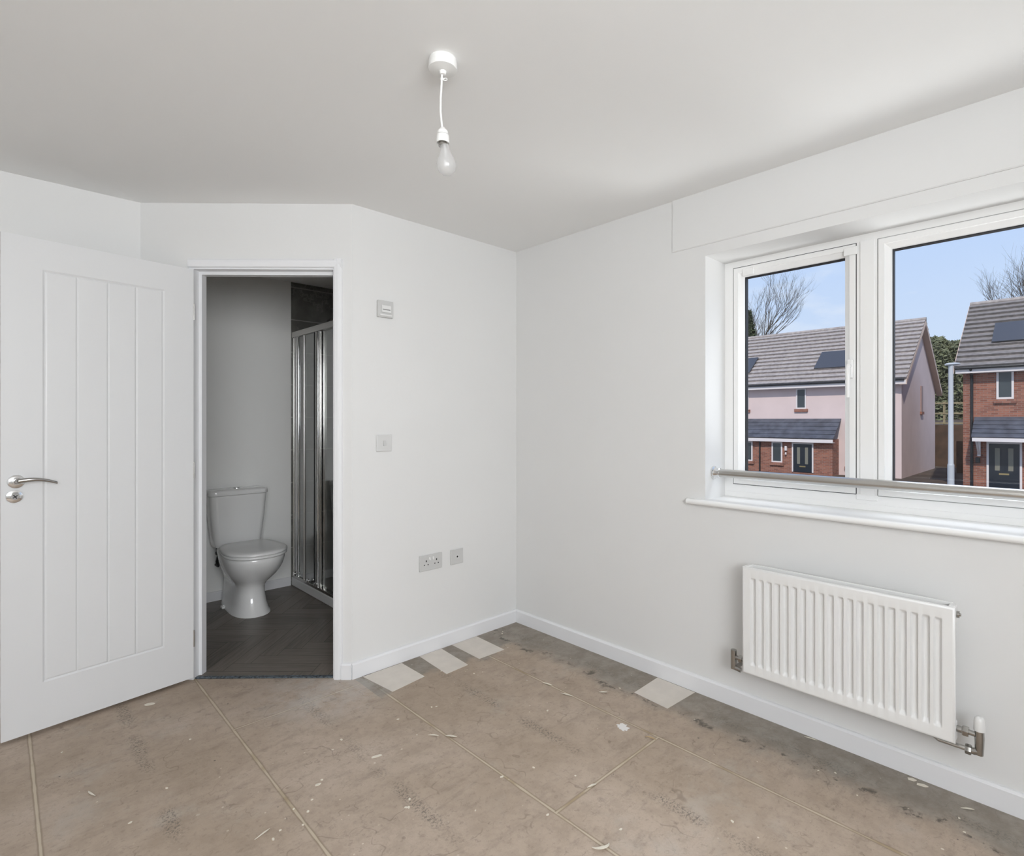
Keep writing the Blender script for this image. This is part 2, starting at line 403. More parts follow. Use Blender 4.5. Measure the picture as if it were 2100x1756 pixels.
# window wall with its opening; a slightly proud strip of plaster over the lintel
OY0, OY1, OZ0, OZ1 = -.86, 1.26, .884, 2.05
T = .33
mb = MB()
mb.box((XR, OY1, -.06), (XR+T, YB+.1, H)); mb.box((XR, YW-.45, -.06), (XR+T, OY0, H))
mb.box((XR, OY0, -.06), (XR+T, OY1, OZ0)); mb.box((XR, OY0, OZ1), (XR+T, OY1, H))
mb.extr([(XR+.001, 0, 2.100), (XR-.004, 0, 2.1005), (XR-.0065, 0, 2.105), (XR-.005, 0, H+.001), (XR+.001, 0, H+.001)], (0, YW, 0), (0, 1.432, 0))
struct(mb.build('wall_right', M['wall']), 'white wall with the wide window and the radiator', 'wall')
mb = MB(); mb.prism([(C1.x, YM), (XR, YM), (XR, YM+.1), (1.2853, YM+.1)], -.06, H)
struct(mb.build('wall_middle', M['wall']), 'narrow white wall between doorway corner and window wall, holding sockets and switch', 'wall')
s0, s1, zt = .072, .800, 2.052
MI = Vector((1.2853, 2.671)); LI = Vector((.538, 3.3914))
mb = MB()
P2 = lambda s, n: (dw(s, n).x, dw(s, n).y)
mb.prism([tuple(C1), P2(s0, 0), P2(s0, .1), tuple(MI)], -.06, H)
mb.prism([P2(s1, 0), tuple(L1), tuple(LI), P2(s1, .1)], -.06, H)
mb.prism([P2(s0, 0), P2(s1, 0), P2(s1, .1), P2(s0, .1)], zt, H)
struct(mb.build('wall_door', M['wall']), 'diagonal white wall around the bathroom doorway', 'wall')
mb = MB(); mb.prism([tuple(L1), (XW-.1, YL), (XW-.1, YL+.1), tuple(LI)], -.06, H)
struct(mb.build('wall_left', M['wall']), 'white wall behind the open door', 'wall')
mb = MB(); mb.box((XW-.1, YW-.1, -.06), (XW, YL, H))
struct(mb.build('wall_side', M['wall']), 'white wall to the left of the camera', 'wall')
mb = MB()
for a, b in (((XW-.1, YW-.1, -.06), (-1.42, YW, H)), ((.65, YW-.1, -.06), (XR, YW, H)), ((-1.42, YW-.1, -.06), (.65, YW, 1.0)), ((-1.42, YW-.1, 2.30), (.65, YW, H))): mb.box(a, b)
struct(mb.build('wall_back', M['wall']), 'white wall behind the camera with an added opening for the fill lamp', 'wall')  # opening made up to let the rear fill lamp shine in
# baseboards
def skirt(name, pts, nrm, label, h=.078, t=.016):
    (ax, ay), (bx, by) = pts; n = Vector(nrm)
    prof = [(0, 0), (t, 0), (t, h-.008), (t-.006, h-.001), (t-.010, h), (0, h)]
    a = Vector((ax, ay, 0)); b = Vector((bx, by, 0)); mb = MB()
    mb.extr([(n.x*p, n.y*p, z) for p, z in prof], a, b)
    return struct(mb.build(name, M['gloss']), label, 'skirting board')
skirt('baseboard_middle', ((C1.x-.006, YM), (XR, YM)), (0, -1), 'white skirting board below the wall sockets')
skirt('baseboard_right', ((XR, YM), (XR, YW)), (-1, 0), 'white skirting board below the radiator and window')
skirt('baseboard_left', ((L1.x-.05, YL), (XW, YL)), (0, -1), 'white skirting board behind the open door')
a = dw(.049, 0); skirt('baseboard_corner', ((C1.x, C1.y), (a.x, a.y)), (-ND.x, -ND.y), 'short stub of white skirting between door casing and corner')
# thin line of dried sealant where the skirting meets the boards
# ------------------------------------------------------------------ bathroom shell
mb = MB(); mb.prism([P2(-.1, .02), P2(WL+.1, .02), (.4, 3.5), (.4, YB+.1), (2.5, YB+.1), (2.5, YM+.06), (C1.x+.1, YM+.06)], -.06, .0005)
for f in mb.bm.faces: pass
struct(mb.build('floor_bathroom_base', M['dark']), 'subfloor under the bathroom planks', 'floor')
bm = bmesh.new(); sh = bm.faces.layers.float.new('shade'); uvl = bm.loops.layers.uv.new('UVMap')
Wp, n_ = .092, 5; Lp = Wp*n_; d1 = Vector((.7071, -.7071)); d2 = Vector((.7071, .7071)); O = Vector((1.20, 3.10))
for j in range(-3, 4):
    for k in range(-18, 19):
        for (x0, y0, dx, dy) in ((k*Wp+j*2*Lp, k*Wp, Lp, Wp), (k*Wp+j*2*Lp, (k+1)*Wp, Wp, Lp)):
            g = .0009; q = [(x0+g, y0+g), (x0+dx-g, y0+g), (x0+dx-g, y0+dy-g), (x0+g, y0+dy-g)]
            pts = [O+d1*x+d2*y for x, y in q]
            if max(p.x for p in pts) < .3 or min(p.x for p in pts) > 2.5 or min(p.y for p in pts) > 4.5 or max(p.y for p in pts) < 2.5: continue
            f = bm.faces.new([bm.verts.new((p.x, p.y, .003)) for p in pts]); f[sh] = random.random()
            r1, r2 = random.random()*9, random.random()*9
            for lp, (x, y) in zip(f.loops, q):
                lp[uvl].uv = ((x+r1, y+r2) if dx > dy else (y+r1, x+r2))
for co, no in ((dw(0, .022), (-ND.x, -ND.y, 0)), (Vector((0, YM+.07, 0)), (0, -1, 0)), (Vector((0, YB, 0)), (0, 1, 0)), (Vector((.58, 0, 0)), (-1, 0, 0)), (Vector((2.4, 0, 0)), (1, 0, 0))):
    bmesh.ops.bisect_plane(bm, geom=bm.verts[:]+bm.edges[:]+bm.faces[:], plane_co=co, plane_no=no, clear_outer=True)
me = bpy.data.meshes.new('floor_bathroom'); bm.normal_update()
for f in bm.faces:
    if f.normal.z < 0: f.normal_flip()
bm.to_mesh(me); bm.free(); me.materials.append(M['wood'])
fo = bpy.data.objects.new('floor_bathroom', me); C.objects.link(fo); struct(fo, 'dark oak herringbone plank floor of the bathroom', 'floor')
mb = MB(); mb.box((.4, YB, -.06), (1.612, YB+.1, H))
struct(mb.build('wall_bathroom_back', M['bath']), 'white bathroom wall behind the toilet', 'wall')
mb = MB(); mb.box((1.612, YB-.008, -.06), (2.41, YB+.1, H))
struct(mb.build('wall_shower_back', M['tile']), 'dark grey tiled wall at the back of the shower', 'wall')
mb = MB(); mb.box((2.335, YM+.1, -.06), (2.343, YB-.008, H))
struct(mb.build('wall_shower_side', M['tile']), 'dark grey tiled side wall of the shower', 'wall')
mb = MB(); mb.box((.5, 3.36, -.06), (.60, YB, H))
struct(mb.build('wall_bathroom_left', M['bath']), 'white wall at the left of the bathroom', 'wall')
skirt('baseboard_bathroom', ((.6, YB), (1.606, YB)), (0, -1), 'white skirting board behind the toilet', h=.068)

# ------------------------------------------------------------------ door
dr = empty('door_1', dw(.775, -.005), 'white panelled bathroom door standing wide open, with its frame', 'door', kind='structure')
def kid(o, root):                         # parent keeping world placement
    o.parent = root; o.matrix_parent_inverse = Matrix.LocRotScale(root.location, root.rotation_euler, None).inverted(); return o
hp = Vector((.681, 3.096, 0)); fp = Vector((.008, 2.998, 0)); ld = (fp-hp).normalized(); wl = (fp-hp).length
ln = Vector((ld.y, -ld.x, 0));
if ln.y > 0: ln = -ln                     # towards the camera
z0, z1 = .016, 2.020
def lp(u, z, d=0): p = hp+ld*u+ln*d; return Vector((p.x, p.y, z))
def lpx(px, py):                          # pixel -> (u, z) on the leaf face
    d = ray(px, py); t = hp.dot(ln)/d.dot(Vector((ln.x, ln.y, 0))); p = d*t; return ((Vector((p.x, p.y, 0))-hp).dot(ld), p.z+EYE)
uL = lpx(92, 700)[0]; uR = lpx(334.5, 700)[0]; zT = (lpx(91, 557)[1]+lpx(335, 597)[1])/2; zB = (lpx(95, 1393)[1]+lpx(335, 1327.5)[1])/2
ug = [lpx(x, 900)[0] for x in (158.5, 222, 279.5)]
gw, gd = .007, .0045
def depth(u, z):
    if u < uR-gw or u > uL+gw or z < zB-gw or z > zT+gw: return 0
    e_ = min(u-uR, uL-u, z-zB, zT-z)      # signed distance inside the ring line
    d = max(0, 1-abs(e_)/gw)*gd
    if e_ > 0:
        for g in ug: d = max(d, max(0, 1-abs(u-g)/(gw*.8))*gd)
        d = max(d, .0010)
    return d
us = sorted({0, wl, *[q+o_ for q in (uL, uR) for o_ in (-gw, -gw*.5, 0, gw*.5, gw)], *[q+o_ for q in ug for o_ in (-gw*.8, -gw*.3, 0, gw*.3, gw*.8)]})
zs = sorted({z0, z1, *[q+o_ for q in (zB, zT) for o_ in (-gw, -gw*.5, 0, gw*.5, gw)], *[zB+(zT-zB)*i/6 for i in range(1, 6)]})
mb = MB()
mb.grid(us, zs, lambda u, z: lp(u, z, -depth(u, z)))
tk = .032
mb.grid(us, zs, lambda u, z: lp(u, z, -tk+depth(u, z)))
for a, b in (((0, z0), (0, z1)), ((wl, z0), (wl, z1)), ((0, z0), (wl, z0)), ((0, z1), (wl, z1))):
    q = [lp(a[0], a[1]), lp(b[0], b[1]), lp(b[0], b[1], -tk), lp(a[0], a[1], -tk)]
    mb._f([mb.bm.verts.new(p) for p in q])
leaf = kid(mb.build('door_leaf', M['door']), dr)
hu, hz = lpx(32.5, 988); lu, lz = lpx(29, 1018.5)
nv = Vector((ln.x, ln.y, 0))
mb = MB(); mb.lathe([(.0, 0), (.0255, 0), (.0265, .003), (.0255, .007), (.020, .010), (.0125, .0105), (.0115, .022), (0, .022)], lp(hu, hz), nv, 40, False)
kid(mb.build('handle_rose', M['chrome'], smooth=True), dr)
mb = MB()
lv = []
for i in range(15):
    q = i/14; u = hu-.118*q
    lv.append((lp(u, hz+.004+.006*math.sin(q*PI)-.016*q*q, .040+.008*math.sin(q*PI)), .0095*(1-q)+.0050*q, .0075*(1-q)+.0042*q))
rs = []
for p, a, b in lv: rs.append([p+Vector((0, 0, 1))*a*math.sin(2*PI*k/14)+nv*b*math.cos(2*PI*k/14) for k in range(14)])
mb.rings(rs); mb.tube([lp(hu, hz, .008), lp(hu, hz+.002, .030), lp(hu-.004, hz+.004, .041)], [.010, .0095, .0095], 14)
kid(mb.build('lever_handle', M['chromed'], smooth=True), dr)
mb = MB(); mb.lathe([(.0, 0), (.0245, 0), (.0255, .003), (.0245, .007), (.017, .0095), (.0125, .0098), (.0125, .016), (.011, .018), (0, .018)], lp(lu, lz), nv, 40, False)
kid(mb.build('lock_rose', M['chrome'], smooth=True), dr)
mb = MB()
for r_ in (.6, 2.17): mb.box((-.0085, -.0016, -.001), (.0085, .0016, .003), M4=Matrix.Translation(lp(lu, lz, .018)) @ nv.to_track_quat('Z', 'Y').to_matrix().to_4x4() @ Matrix.Rotation(r_, 4, 'Z'))
kid(mb.build('lock_slot', M['dark']), dr)
for py in (640, 965, 1310):
    z = EYE-(py-CY)*2.675/F; mb = MB(); mb.lathe([(0, -.040), (.0035, -.040), (.0035, .040), (0, .040)], lp(-.002, z, .001), (0, 0, 1), 12, False)
    kid(mb.build('hinge', M['steel'], smooth=True), dr)
# lining, stops, casing
DM = Matrix(((TD.x, ND.x, 0, C1.x), (TD.y, ND.y, 0, C1.y), (0, 0, 1, 0), (0, 0, 0, 1)))
def dbox(mb, a, b, bev=0): mb.box(a, b, bev, M4=DM)
mb = MB(); dbox(mb, (s0, -.002, 0), (.093, .102, zt)); dbox(mb, (.777, -.002, 0), (s1, .102, zt)); dbox(mb, (.093, -.002, 2.026), (.777, .102, zt))
dbox(mb, (.093, .042, 0), (.107, .080, 2.026)); dbox(mb, (.763, .042, 0), (.777, .080, 2.026)); dbox(mb, (.107, .042, 2.010), (.763, .080, 2.026))
kid(mb.build('door_lining', M['gloss']), dr)
mb = MB()
def casing(mb, a0, a1, vert, lo, hi):     # rounded-edge strip; profile across, length along
    w = a1-a0; pr = [(0, 0), (0, .009), (.004, .013), (w*.5, .015), (w-.010, .014), (w-.002, .008), (w, 0)]
    if vert: ring = [DM @ Vector((a1-p, -q, 0)) for p, q in pr]; mb.extr(ring, (0, 0, lo), (0, 0, hi))
    else: ring = [Vector((0, -q, a0+p)) for p, q in pr]; A = DM.to_3x3(); mb.extr([A @ r for r in ring], DM @ Vector((lo, 0, 0)), DM @ Vector((hi, 0, 0)))
casing(mb, .047, .088, True, 0, 2.078); casing(mb, 2.034, 2.078, False, .047, .80)
kid(mb.build('architrave', M['gloss']), dr)
mb = MB(); dbox(mb, (.094, .004, .0006), (.776, .026, .007), .002)
kid(mb.build('threshold_strip', mat('threshold_metal', (.085, .105, .125), .4, .3, var=(90, .9))), dr)

# ------------------------------------------------------------------ window
wr = empty('window_1', (2.541, .2, .909), 'white framed three light window looking onto the houses opposite', 'window', kind='structure')
FX = 2.541; FT = .07
mb = MB()
mb.box((FX, OY0, .909), (FX+FT, OY1, .972)); mb.box((FX, OY0, 2.018), (FX+FT, OY1, OZ1))
mb.box((FX, 1.218, .972), (FX+FT, OY1, 2.018)); mb.box((FX, OY0, .972), (FX+FT, OY0+.042, 2.018))
for ym in (.604, -.25):
    mb.box((FX, ym, .972), (FX+FT, ym+.075, 2.018)); mb.box((FX-.005, ym+.010, .966), (FX+.01, ym+.062, 2.022), .002)
mb.box((FX-.006, .602, .950), (FX+.01, .680, .974), .003)
mb.box((FX-.002, OY0, .909), (FX+.01, OY1, .935), .001)
kid(mb.build('window_frame', M['upvc']), wr)
def light_(y0_, y1_, name, fw=.044, lift=.006, gasket=True):
    z0_, z1_ = .9735, 2.0165; g = .0035
    mb = MB(); yo = [(y0_+g, z0_), (y1_-g, z0_), (y1_-g, z1_), (y0_+g, z1_)]
    def ringat(ins, x): return [Vector((x, a+(ins if i in (0, 3) else -ins), c+(ins if i < 2 else -ins))) for i, (a, c) in enumerate(yo)]
    R = [ringat(0, FX+.03), ringat(0, FX-lift+.002), ringat(.003, FX-lift), ringat(fw*.52, FX-lift), ringat(fw*.56, FX-lift+.004), ringat(fw, FX-lift+.018), ringat(fw, FX+.052)]
    mb.rings(R, False)
    s_ = kid(mb.build(name, M['upvc']), wr)
    mb = MB(); mb.rings([ringat(-.0036, FX-.0006), ringat(.0002, FX-.0006), ringat(.0002, FX+.001)], False)  # flat dark ring painted as the shadow gap around the light
    kid(mb.build('sash_gap_shade', M['gap_shade'] if name == 'sash' else M['gap_shade2']), wr)
    mb = MB(); mb.rings([ringat(fw-.0005, FX+.026), ringat(fw+.004, FX+.027), ringat(fw+.004, FX+.052), ringat(fw-.0005, FX+.053)], False)
    kid(mb.build('gasket', M['black']), wr)
    q = ringat(fw+.003, FX+.040); mb = MB(); mb._f([mb.bm.verts.new(p) for p in q])
    mb.extr([], (0, 0, 0), (0, 0, 0)) if False else None
    kid(mb.build('glass_pane', M['glass']), wr)
    return s_
light_(.679, 1.218, 'sash'); light_(-.175, .604, 'fixed_light'); light_(OY0+.042, -.25, 'sash')
for yy in (1.14, .70):
    mb = MB(); mb.box((FX-.012, yy-.026, 1.972), (FX-.004, yy+.026, 2.006), .003); kid(mb.build('corner_cap', M['upvc']), wr)
hy = .700
mb = MB(); mb.box((FX-.022, hy-.012, 1.455), (FX-.004, hy+.012, 1.535), .006, 3)
mb.tube([(FX-.020, hy, 1.505), (FX-.042, hy, 1.505), (FX-.048, hy, 1.490), (FX-.047, hy, 1.44), (FX-.045, hy, 1.375)], [.009, .009, .0095, .009, .0075], 12)
kid(mb.build('window_handle', M['upvc'], smooth=True), wr)
# sill board with a bull nose and horns
mb = MB(); r_ = .0125; zc = .8965
nose = [(XR-.035+r_-r_*math.sin(a_), zc+r_*math.cos(a_)) for a_ in [PI*i/8 for i in range(9)]]
mb.extr([(x, 0, z) for x, z in nose]+[(XR, 0, zc-r_), (XR, 0, zc+r_)], (0, -.94, 0), (0, 1.343, 0))
mb.box((XR-.001, OY0+.0005, .884), (FX+.02, OY1-.0005, .909))
kid(mb.build('window_sill', M['upvc'], smooth=True, angle=.5), wr)

# chrome guard rail across the window reveal
gr = empty('guard_rail', (2.40, OY1, 1.03), 'chrome guard rail spanning the window just above the sill', 'rail')
bx = 2.42; mb = MB(); mb.tube([(bx, OY0+.02, 1.031), (bx, OY1-.02, 1.031)], .0190, 28)
kid(mb.build('rail_tube', M['steel'], smooth=True), gr)
for yy, d in ((OY1, -1), (OY0, 1)):
    mb = MB(); mb.lathe([(.0, .0), (.031, .0), (.032, .003), (.030, .008), (.025, .010), (.0235, .013), (.0235, .034), (.0205, .037), (0, .037)], (bx, yy, 1.031), (0, d, 0), 32, False)
    kid(mb.build('end_flange', M['chrome'], smooth=True), gr)

# ------------------------------------------------------------------ radiator
ra = empty('radiator', (2.28, .66, .22), 'white ribbed panel radiator fixed under the window', 'radiator')
X0, Y0, Y1, Z0, Z1 = 2.212, .304, 1.022, .222, .667
NF = 20; m0, m1 = Y0+.030, Y1-.030; pit = (m1-m0)/NF
def rd(y, z):
    if not (m0 <= y <= m1): return 0
    q = ((y-m0)/pit) % 1; w = max(0, min(1, (abs(q-.5)-.20)/.16)); w = 1-w*w*(3-2*w)
    e_ = min(z-(Z0+.040), (Z1-.040)-z); g = max(0, min(1, e_/.014)); g = g*g*(3-2*g)
    return .013*w*g
ys = [Y0+.008, Y0+.02]+[m0+pit*(i+o_) for i in range(NF) for o_ in (0, .08, .14, .19, .24, .30, .5, .70, .76, .81, .86, .92)]+[m1, Y1-.02, Y1-.008]
zs = [Z0+.008, Z0+.039, Z0+.043, Z0+.047, Z0+.051, Z0+.056, Z0+.15, Z1-.15, Z1-.056, Z1-.051, Z1-.047, Z1-.043, Z1-.039, Z1-.008]
mb = MB(); mb.grid(ys, zs, lambda y, z: Vector((X0+rd(y, z), y, z)))
def rr(ins, x): return [Vector((x, Y0+ins, Z0+ins)), Vector((x, Y1-ins, Z0+ins)), Vector((x, Y1-ins, Z1-ins)), Vector((x, Y0+ins, Z1-ins))]
mb.rings([rr(.008, X0), rr(.003, X0+.0015), rr(0, X0+.005), rr(0, X0+.012), rr(.006, X0+.016)], False)
kid(mb.build('front_panel', M['rad'], smooth=True, angle=.9), ra)
mb = MB(); mb.box((X0+.048, Y0+.012, Z0-.001), (X0+.056, Y1-.020, Z1+.004), .002)
kid(mb.build('back_panel', M['rad']), ra)
mb = MB(); mb.box((X0+.0165, Y0+.02, Z1-.060), (X0+.0475, Y1-.02, Z1-.056))
n = 40
mb.grid([Y0+.03+(Y1-Y0-.06)*i/(n*2) for i in range(n*2+1)], [Z0+.03, Z1-.062], lambda y, z: Vector((X0+.020+.024*(round((y-Y0-.03)/((Y1-Y0-.06)/(n*2))) % 2), y, z)))
kid(mb.build('convector_fin', M['rad']), ra)
for yy in (Y0+.001, Y1-.022):
    mb = MB(); mb.box((X0+.014, yy, Z1-.060), (X0+.054, yy+.020, Z1+.002), .004); kid(mb.build('end_block', M['rad']), ra)
    mb = MB(); mb.box((X0+.014, yy, Z0), (X0+.054, yy+.020, Z0+.060), .004); kid(mb.build('end_block', M['rad']), ra)
    mb = MB(); yb = yy-.05 if yy > .6 else yy+.07
    mb.box((X0+.0565, yb, Z0+.05), (XR-.0005, yb+.03, Z1-.05)); kid(mb.build('wall_bracket', M['rad']), ra)
mb = MB(); mb.box((X0+.010, Y0+.006, Z0+.06), (X0+.050, Y0+.008, Z1-.06)); kid(mb.build('end_cover', M['rad']), ra)
mb = MB(); mb.lathe([(0, 0), (.011, 0), (.011, .008), (.005, .008), (.005, .012), (0, .012)], (X0+.034, Y0+.001, Z1-.028), (0, -1, 0), 12, False); kid(mb.build('bleed_plug', M['chromed'], smooth=True), ra)
# thermostatic-side valve (right) and lockshield valve (left)
vx, vz = X0+.034, Z0+.040
mb = MB()
mb.tube([(vx, Y0+.004, vz), (vx, Y0-.016, vz)], .0105, 12); mb.lathe([(.0, .014), (.0155, .014), (.0165, .017), (.0165, .028), (.0155, .031), (0, .031)], (vx, Y0, vz), (0, -1, 0), 6, False)
mb.tube([(vx, Y0-.03, vz), (vx, Y0-.052, vz)], .0085, 12)
mb.tube([(vx, Y0-.058, vz+.016), (vx, Y0-.058, vz-.008), (vx, Y0-.058, vz-.042), (vx, Y0-.058, vz-.062)], [.0125, .0135, .012, .011], 16)
mb.tube([(vx, Y0-.058, vz-.052), (vx, Y0-.044, vz-.056), (vx, Y0-.028, vz-.056)], [.011, .0115, .0105], 14)
mb.lathe([(0, 0), (.0155, 0), (.017, .003), (.017, .013), (.0155, .016), (0, .016)], (vx, Y0-.022, vz-.056), (0, -1, 0), 8, False)
rv = kid(mb.build('radiator_valve', M['chromed'], smooth=True), ra)
mb = MB(); mb.lathe([(0, 0), (.0155, 0), (.016, .004), (.0145, .030), (.013, .040), (.008, .045), (0, .046)], (vx, Y0-.058, vz+.016), (0, 0, 1), 18, False)
kid(mb.build('valve_cap', M['plate2'], smooth=True), ra)
mb = MB(); mb.tube([(vx, Y0-.022, vz-.056), (vx, Y0+.05, vz-.056), (vx+.012, Y0+.062, vz-.056), (XR-.0005, Y0+.064, vz-.056)], .0078, 12)
kid(mb.build('supply_pipe', M['steel'], smooth=True), ra)
mb = MB(); mb.tube([(vx, Y1-.004, vz), (vx, Y1+.045, vz)], .0095, 12); mb.lathe([(0, 0), (.0155, 0), (.0155, .016), (0, .016)], (vx, Y1+.012, vz), (0, 1, 0), 6, False)
mb.tube([(vx, Y1+.052, vz+.030), (vx, Y1+.052, vz-.050)], .0125, 14); mb.tube([(vx, Y1+.052, vz-.046), (vx+.01, Y1+.052, vz-.052), (XR-.0005, Y1+.052, vz-.052)], .009, 12)
mb.tube([(vx, Y1+.052, vz-.044), (vx, Y1+.02, vz-.048)], .0105, 12)
kid(mb.build('lockshield_valve', M['chromed'], smooth=True), ra)

# ------------------------------------------------------------------ wall plates on the middle wall
def plate(name, a, b, label, cat, m, t=.009):
    x0, z1_ = a; x1, z0_ = b
    r = empty(name, ((x0+x1)/2, YM, z0_), label, cat)
    mb = MB(); mb.box((x0, YM-t, z0_), (x1, YM-.0004, z1_), .0025); kid(mb.build('face_plate', m), r)
    return r
r = plate('room_thermostat', (1.376, 1.897), (1.462, 1.811), 'small square room thermostat high beside the doorway', 'thermostat', M['plate'], .018)
mb = MB(); mb.box((1.394, YM-.0245, 1.835), (1.446, YM-.0185, 1.872), .002); kid(mb.build('display_panel', M['plate2']), r)
mb = MB(); mb.box((1.398, YM-.0262, 1.8475), (1.440, YM-.0247, 1.8515)); kid(mb.build('display_slot', mat('grey_slot', (.25, .25, .25), .5)), r)
mb = MB(); mb.box((1.385, YM-.0215, 1.818), (1.453, YM-.0185, 1.826), .001); kid(mb.build('button_strip', M['plate2']), r)
r = plate('light_switch', (1.373, 1.205), (1.459, 1.119), 'white wall light switch at waist height by the doorway', 'switch', mat('switch_plate', (.67, .67, .66), .3))
mb = MB(); c_ = (1.416, 1.162)
mb.extr([(0, YM-.009, c_[1]-.014), (0, YM-.009, c_[1]+.014), (0, YM-.011, c_[1]+.014), (0, YM-.0185, c_[1]-.014)], (c_[0]-.007, 0, 0), (c_[0]+.007, 0, 0)); kid(mb.build('switch_rocker', M['plate']), r)
def plug(mb, cx, cz):
    mb.box((cx-.003, YM-.0103, cz+.008), (cx+.003, YM-.0095, cz+.018)); mb.box((cx-.0145, YM-.0103, cz-.010), (cx-.0085, YM-.0095, cz-.0045)); mb.box((cx+.0085, YM-.0103, cz-.010), (cx+.0145, YM-.0095, cz-.0045))
r = plate('double_socket', (1.627, .538), (1.773, .452), 'twin electrical socket low on the wall above the skirting', 'socket', M['plate'])
for cx in (1.668, 1.735):
    mb = MB(); plug(mb, cx, .492); kid(mb.build('socket_hole', M['dark']), r)
for cx in (1.690, 1.713):
    mb = MB(); mb.extr([(0, YM-.009, .508), (0, YM-.009, .524), (0, YM-.0105, .524), (0, YM-.0135, .508)], (cx-.0045, 0, 0), (cx+.0045, 0, 0)); kid(mb.build('switch_rocker', M['plate2']), r)
r = plate('aerial_socket', (1.833, .538), (1.919, .452), 'single aerial socket right of the twin socket', 'socket', M['plate'])
mb = MB(); mb.lathe([(.0, 0), (.0095, 0), (.0095, .004), (.0062, .004), (.0062, .001), (0, .001)], (1.876, YM-.009, .495), (0, -1, 0), 20, False); kid(mb.build('aerial_ring', M['plate2'], smooth=True), r)
mb = MB(); mb.lathe([(0, 0), (.0058, 0), (0, .0002)], (1.876, YM-.0112, .495), (0, -1, 0), 16, False); kid(mb.build('aerial_hole', M['dark']), r)

# ------------------------------------------------------------------ pendant lamp
px, py = .938, 1.352
pe = empty('pendant_lamp', (px, py, H), 'white ceiling pendant with bare unlit bulb on a short cord', 'lamp')
mb = MB(); mb.lathe([(0, 0), (.040, 0), (.0415, -.004), (.0425, -.026), (.041, -.030), (.037, -.031), (.011, -.035), (.009, -.044), (.006, -.045), (0, -.045)], (px, py, H), (0, 0, 1), 48, False)
kid(mb.build('ceiling_rose', M['pend'], smooth=True, angle=.6), pe)
cr_ = Vector((cth, -sth, 0))             # across the view
c0 = Vector((px, py, H-.043))-cr_*.003
mb = MB(); mb.tube([c0, c0+Vector((0, 0, -.03))-cr_*.001, c0+Vector((0, 0, -.07))-cr_*.0035, c0+Vector((0, 0, -.11))-cr_*.004, c0+Vector((0, 0, -.1625))+cr_*.001], .0032, 10)
kid(mb.build('cord', M['pend'], smooth=True), pe)
mb = MB(); tt = c0+Vector((0, 0, -.015)); ring = []
mb.lathe([(.0048, -.004), (.0048, .004)], tt, (0, 0, 1), 12, True)
mb.tube([tt+cr_*.010+Vector((math.cos(a_)*.0, 0, 0))+cr_*(.0055*math.cos(a_))+Vector((0, 0, .0035*math.sin(a_))) for a_ in [2*PI*i/12 for i in range(13)]], .0014, 6, False)
kid(mb.build('cord_tie', M['pend'], smooth=True), pe)
b0 = c0+Vector((0, 0, -.158))+cr_*.0025
mb = MB(); mb.lathe([(0, .0), (.0055, 0), (.010, -.006), (.0155, -.012), (.0165, -.021), (.0165, -.0215), (.0135, -.0218), (.0135, -.0238), (.0182, -.024), (.0190, -.026), (.0195, -.045), (.0182, -.047), (.0165, -.044), (0, -.042)], b0, (0, 0, 1), 32, False)
kid(mb.build('lamp_holder', M['pend'], smooth=True, angle=.6), pe)
mb = MB(); mb.lathe([(0, -.043), (.0125, -.043), (.0125, -.056), (0, -.056)], b0, (0, 0, 1), 24, False)
kid(mb.build('bulb_cap', M['chromed'], smooth=True), pe)
bulb_ax = (Vector((0, 0, 1))-cr_*.10).normalized()
mb = MB(); bp_ = [(.0128, -.054), (.0135, -.062), (.0150, -.072), (.0195, -.084), (.0250, -.096), (.0280, -.108), (.0275, -.120), (.0230, -.131), (.0150, -.1385), (.0070, -.1415), (0, -.142)]
mb.lathe(bp_, b0, bulb_ax, 32, False); kid(mb.build('bulb', M['bulb'], smooth=True), pe)
mb = MB(); mb.tube([b0-bulb_ax*.056, b0-bulb_ax*.078, b0-bulb_ax*.088], [.0045, .003, .0055], 10); kid(mb.build('bulb_stem', M['plate2'], smooth=True), pe)

# ------------------------------------------------------------------ floor patches (pale squares beside the skirting) and debris
patches = [([(1.290, 2.548), (1.507, 2.546), (1.510, 2.334), (1.318, 2.309)], 'pale square board patch nearest the doorway, against the middle skirting'),
           ([(1.618, 2.550), (1.760, 2.550), (1.743, 2.285), (1.603, 2.278)], 'pale board patch second from the doorway along the middle skirting'),
           ([(1.832, 2.550), (2.008, 2.550), (2.001, 2.294), (1.829, 2.299)], 'pale board patch nearest the room corner, crossed by a board joint'),
           ([(2.323, 1.507), (2.321, 1.301), (2.105, 1.314), (2.119, 1.501)], 'pale square board patch against the skirting under the window wall')]
for i, (pts, lab) in enumerate(patches):
    cxy = (sum(p[0] for p in pts)/4, sum(p[1] for p in pts)/4)
    mb = MB(); mb.prism([(p[0]-cxy[0], p[1]-cxy[1]) for p in pts], .0002, .0016)
    o = mb.build('floor_patch', M['paper']); o.location = (*cxy, 0); tag(o, lab, 'patch', 'pale board patches by the skirting')
def flat_blob(n, a, b, jit, th):
    pts = [(a*math.cos(2*PI*i/n)*(1+random.uniform(-jit, jit)), b*math.sin(2*PI*i/n)*(1+random.uniform(-jit, jit))) for i in range(n)]
    mb = MB(); mb.prism(pts, 0, th); return mb
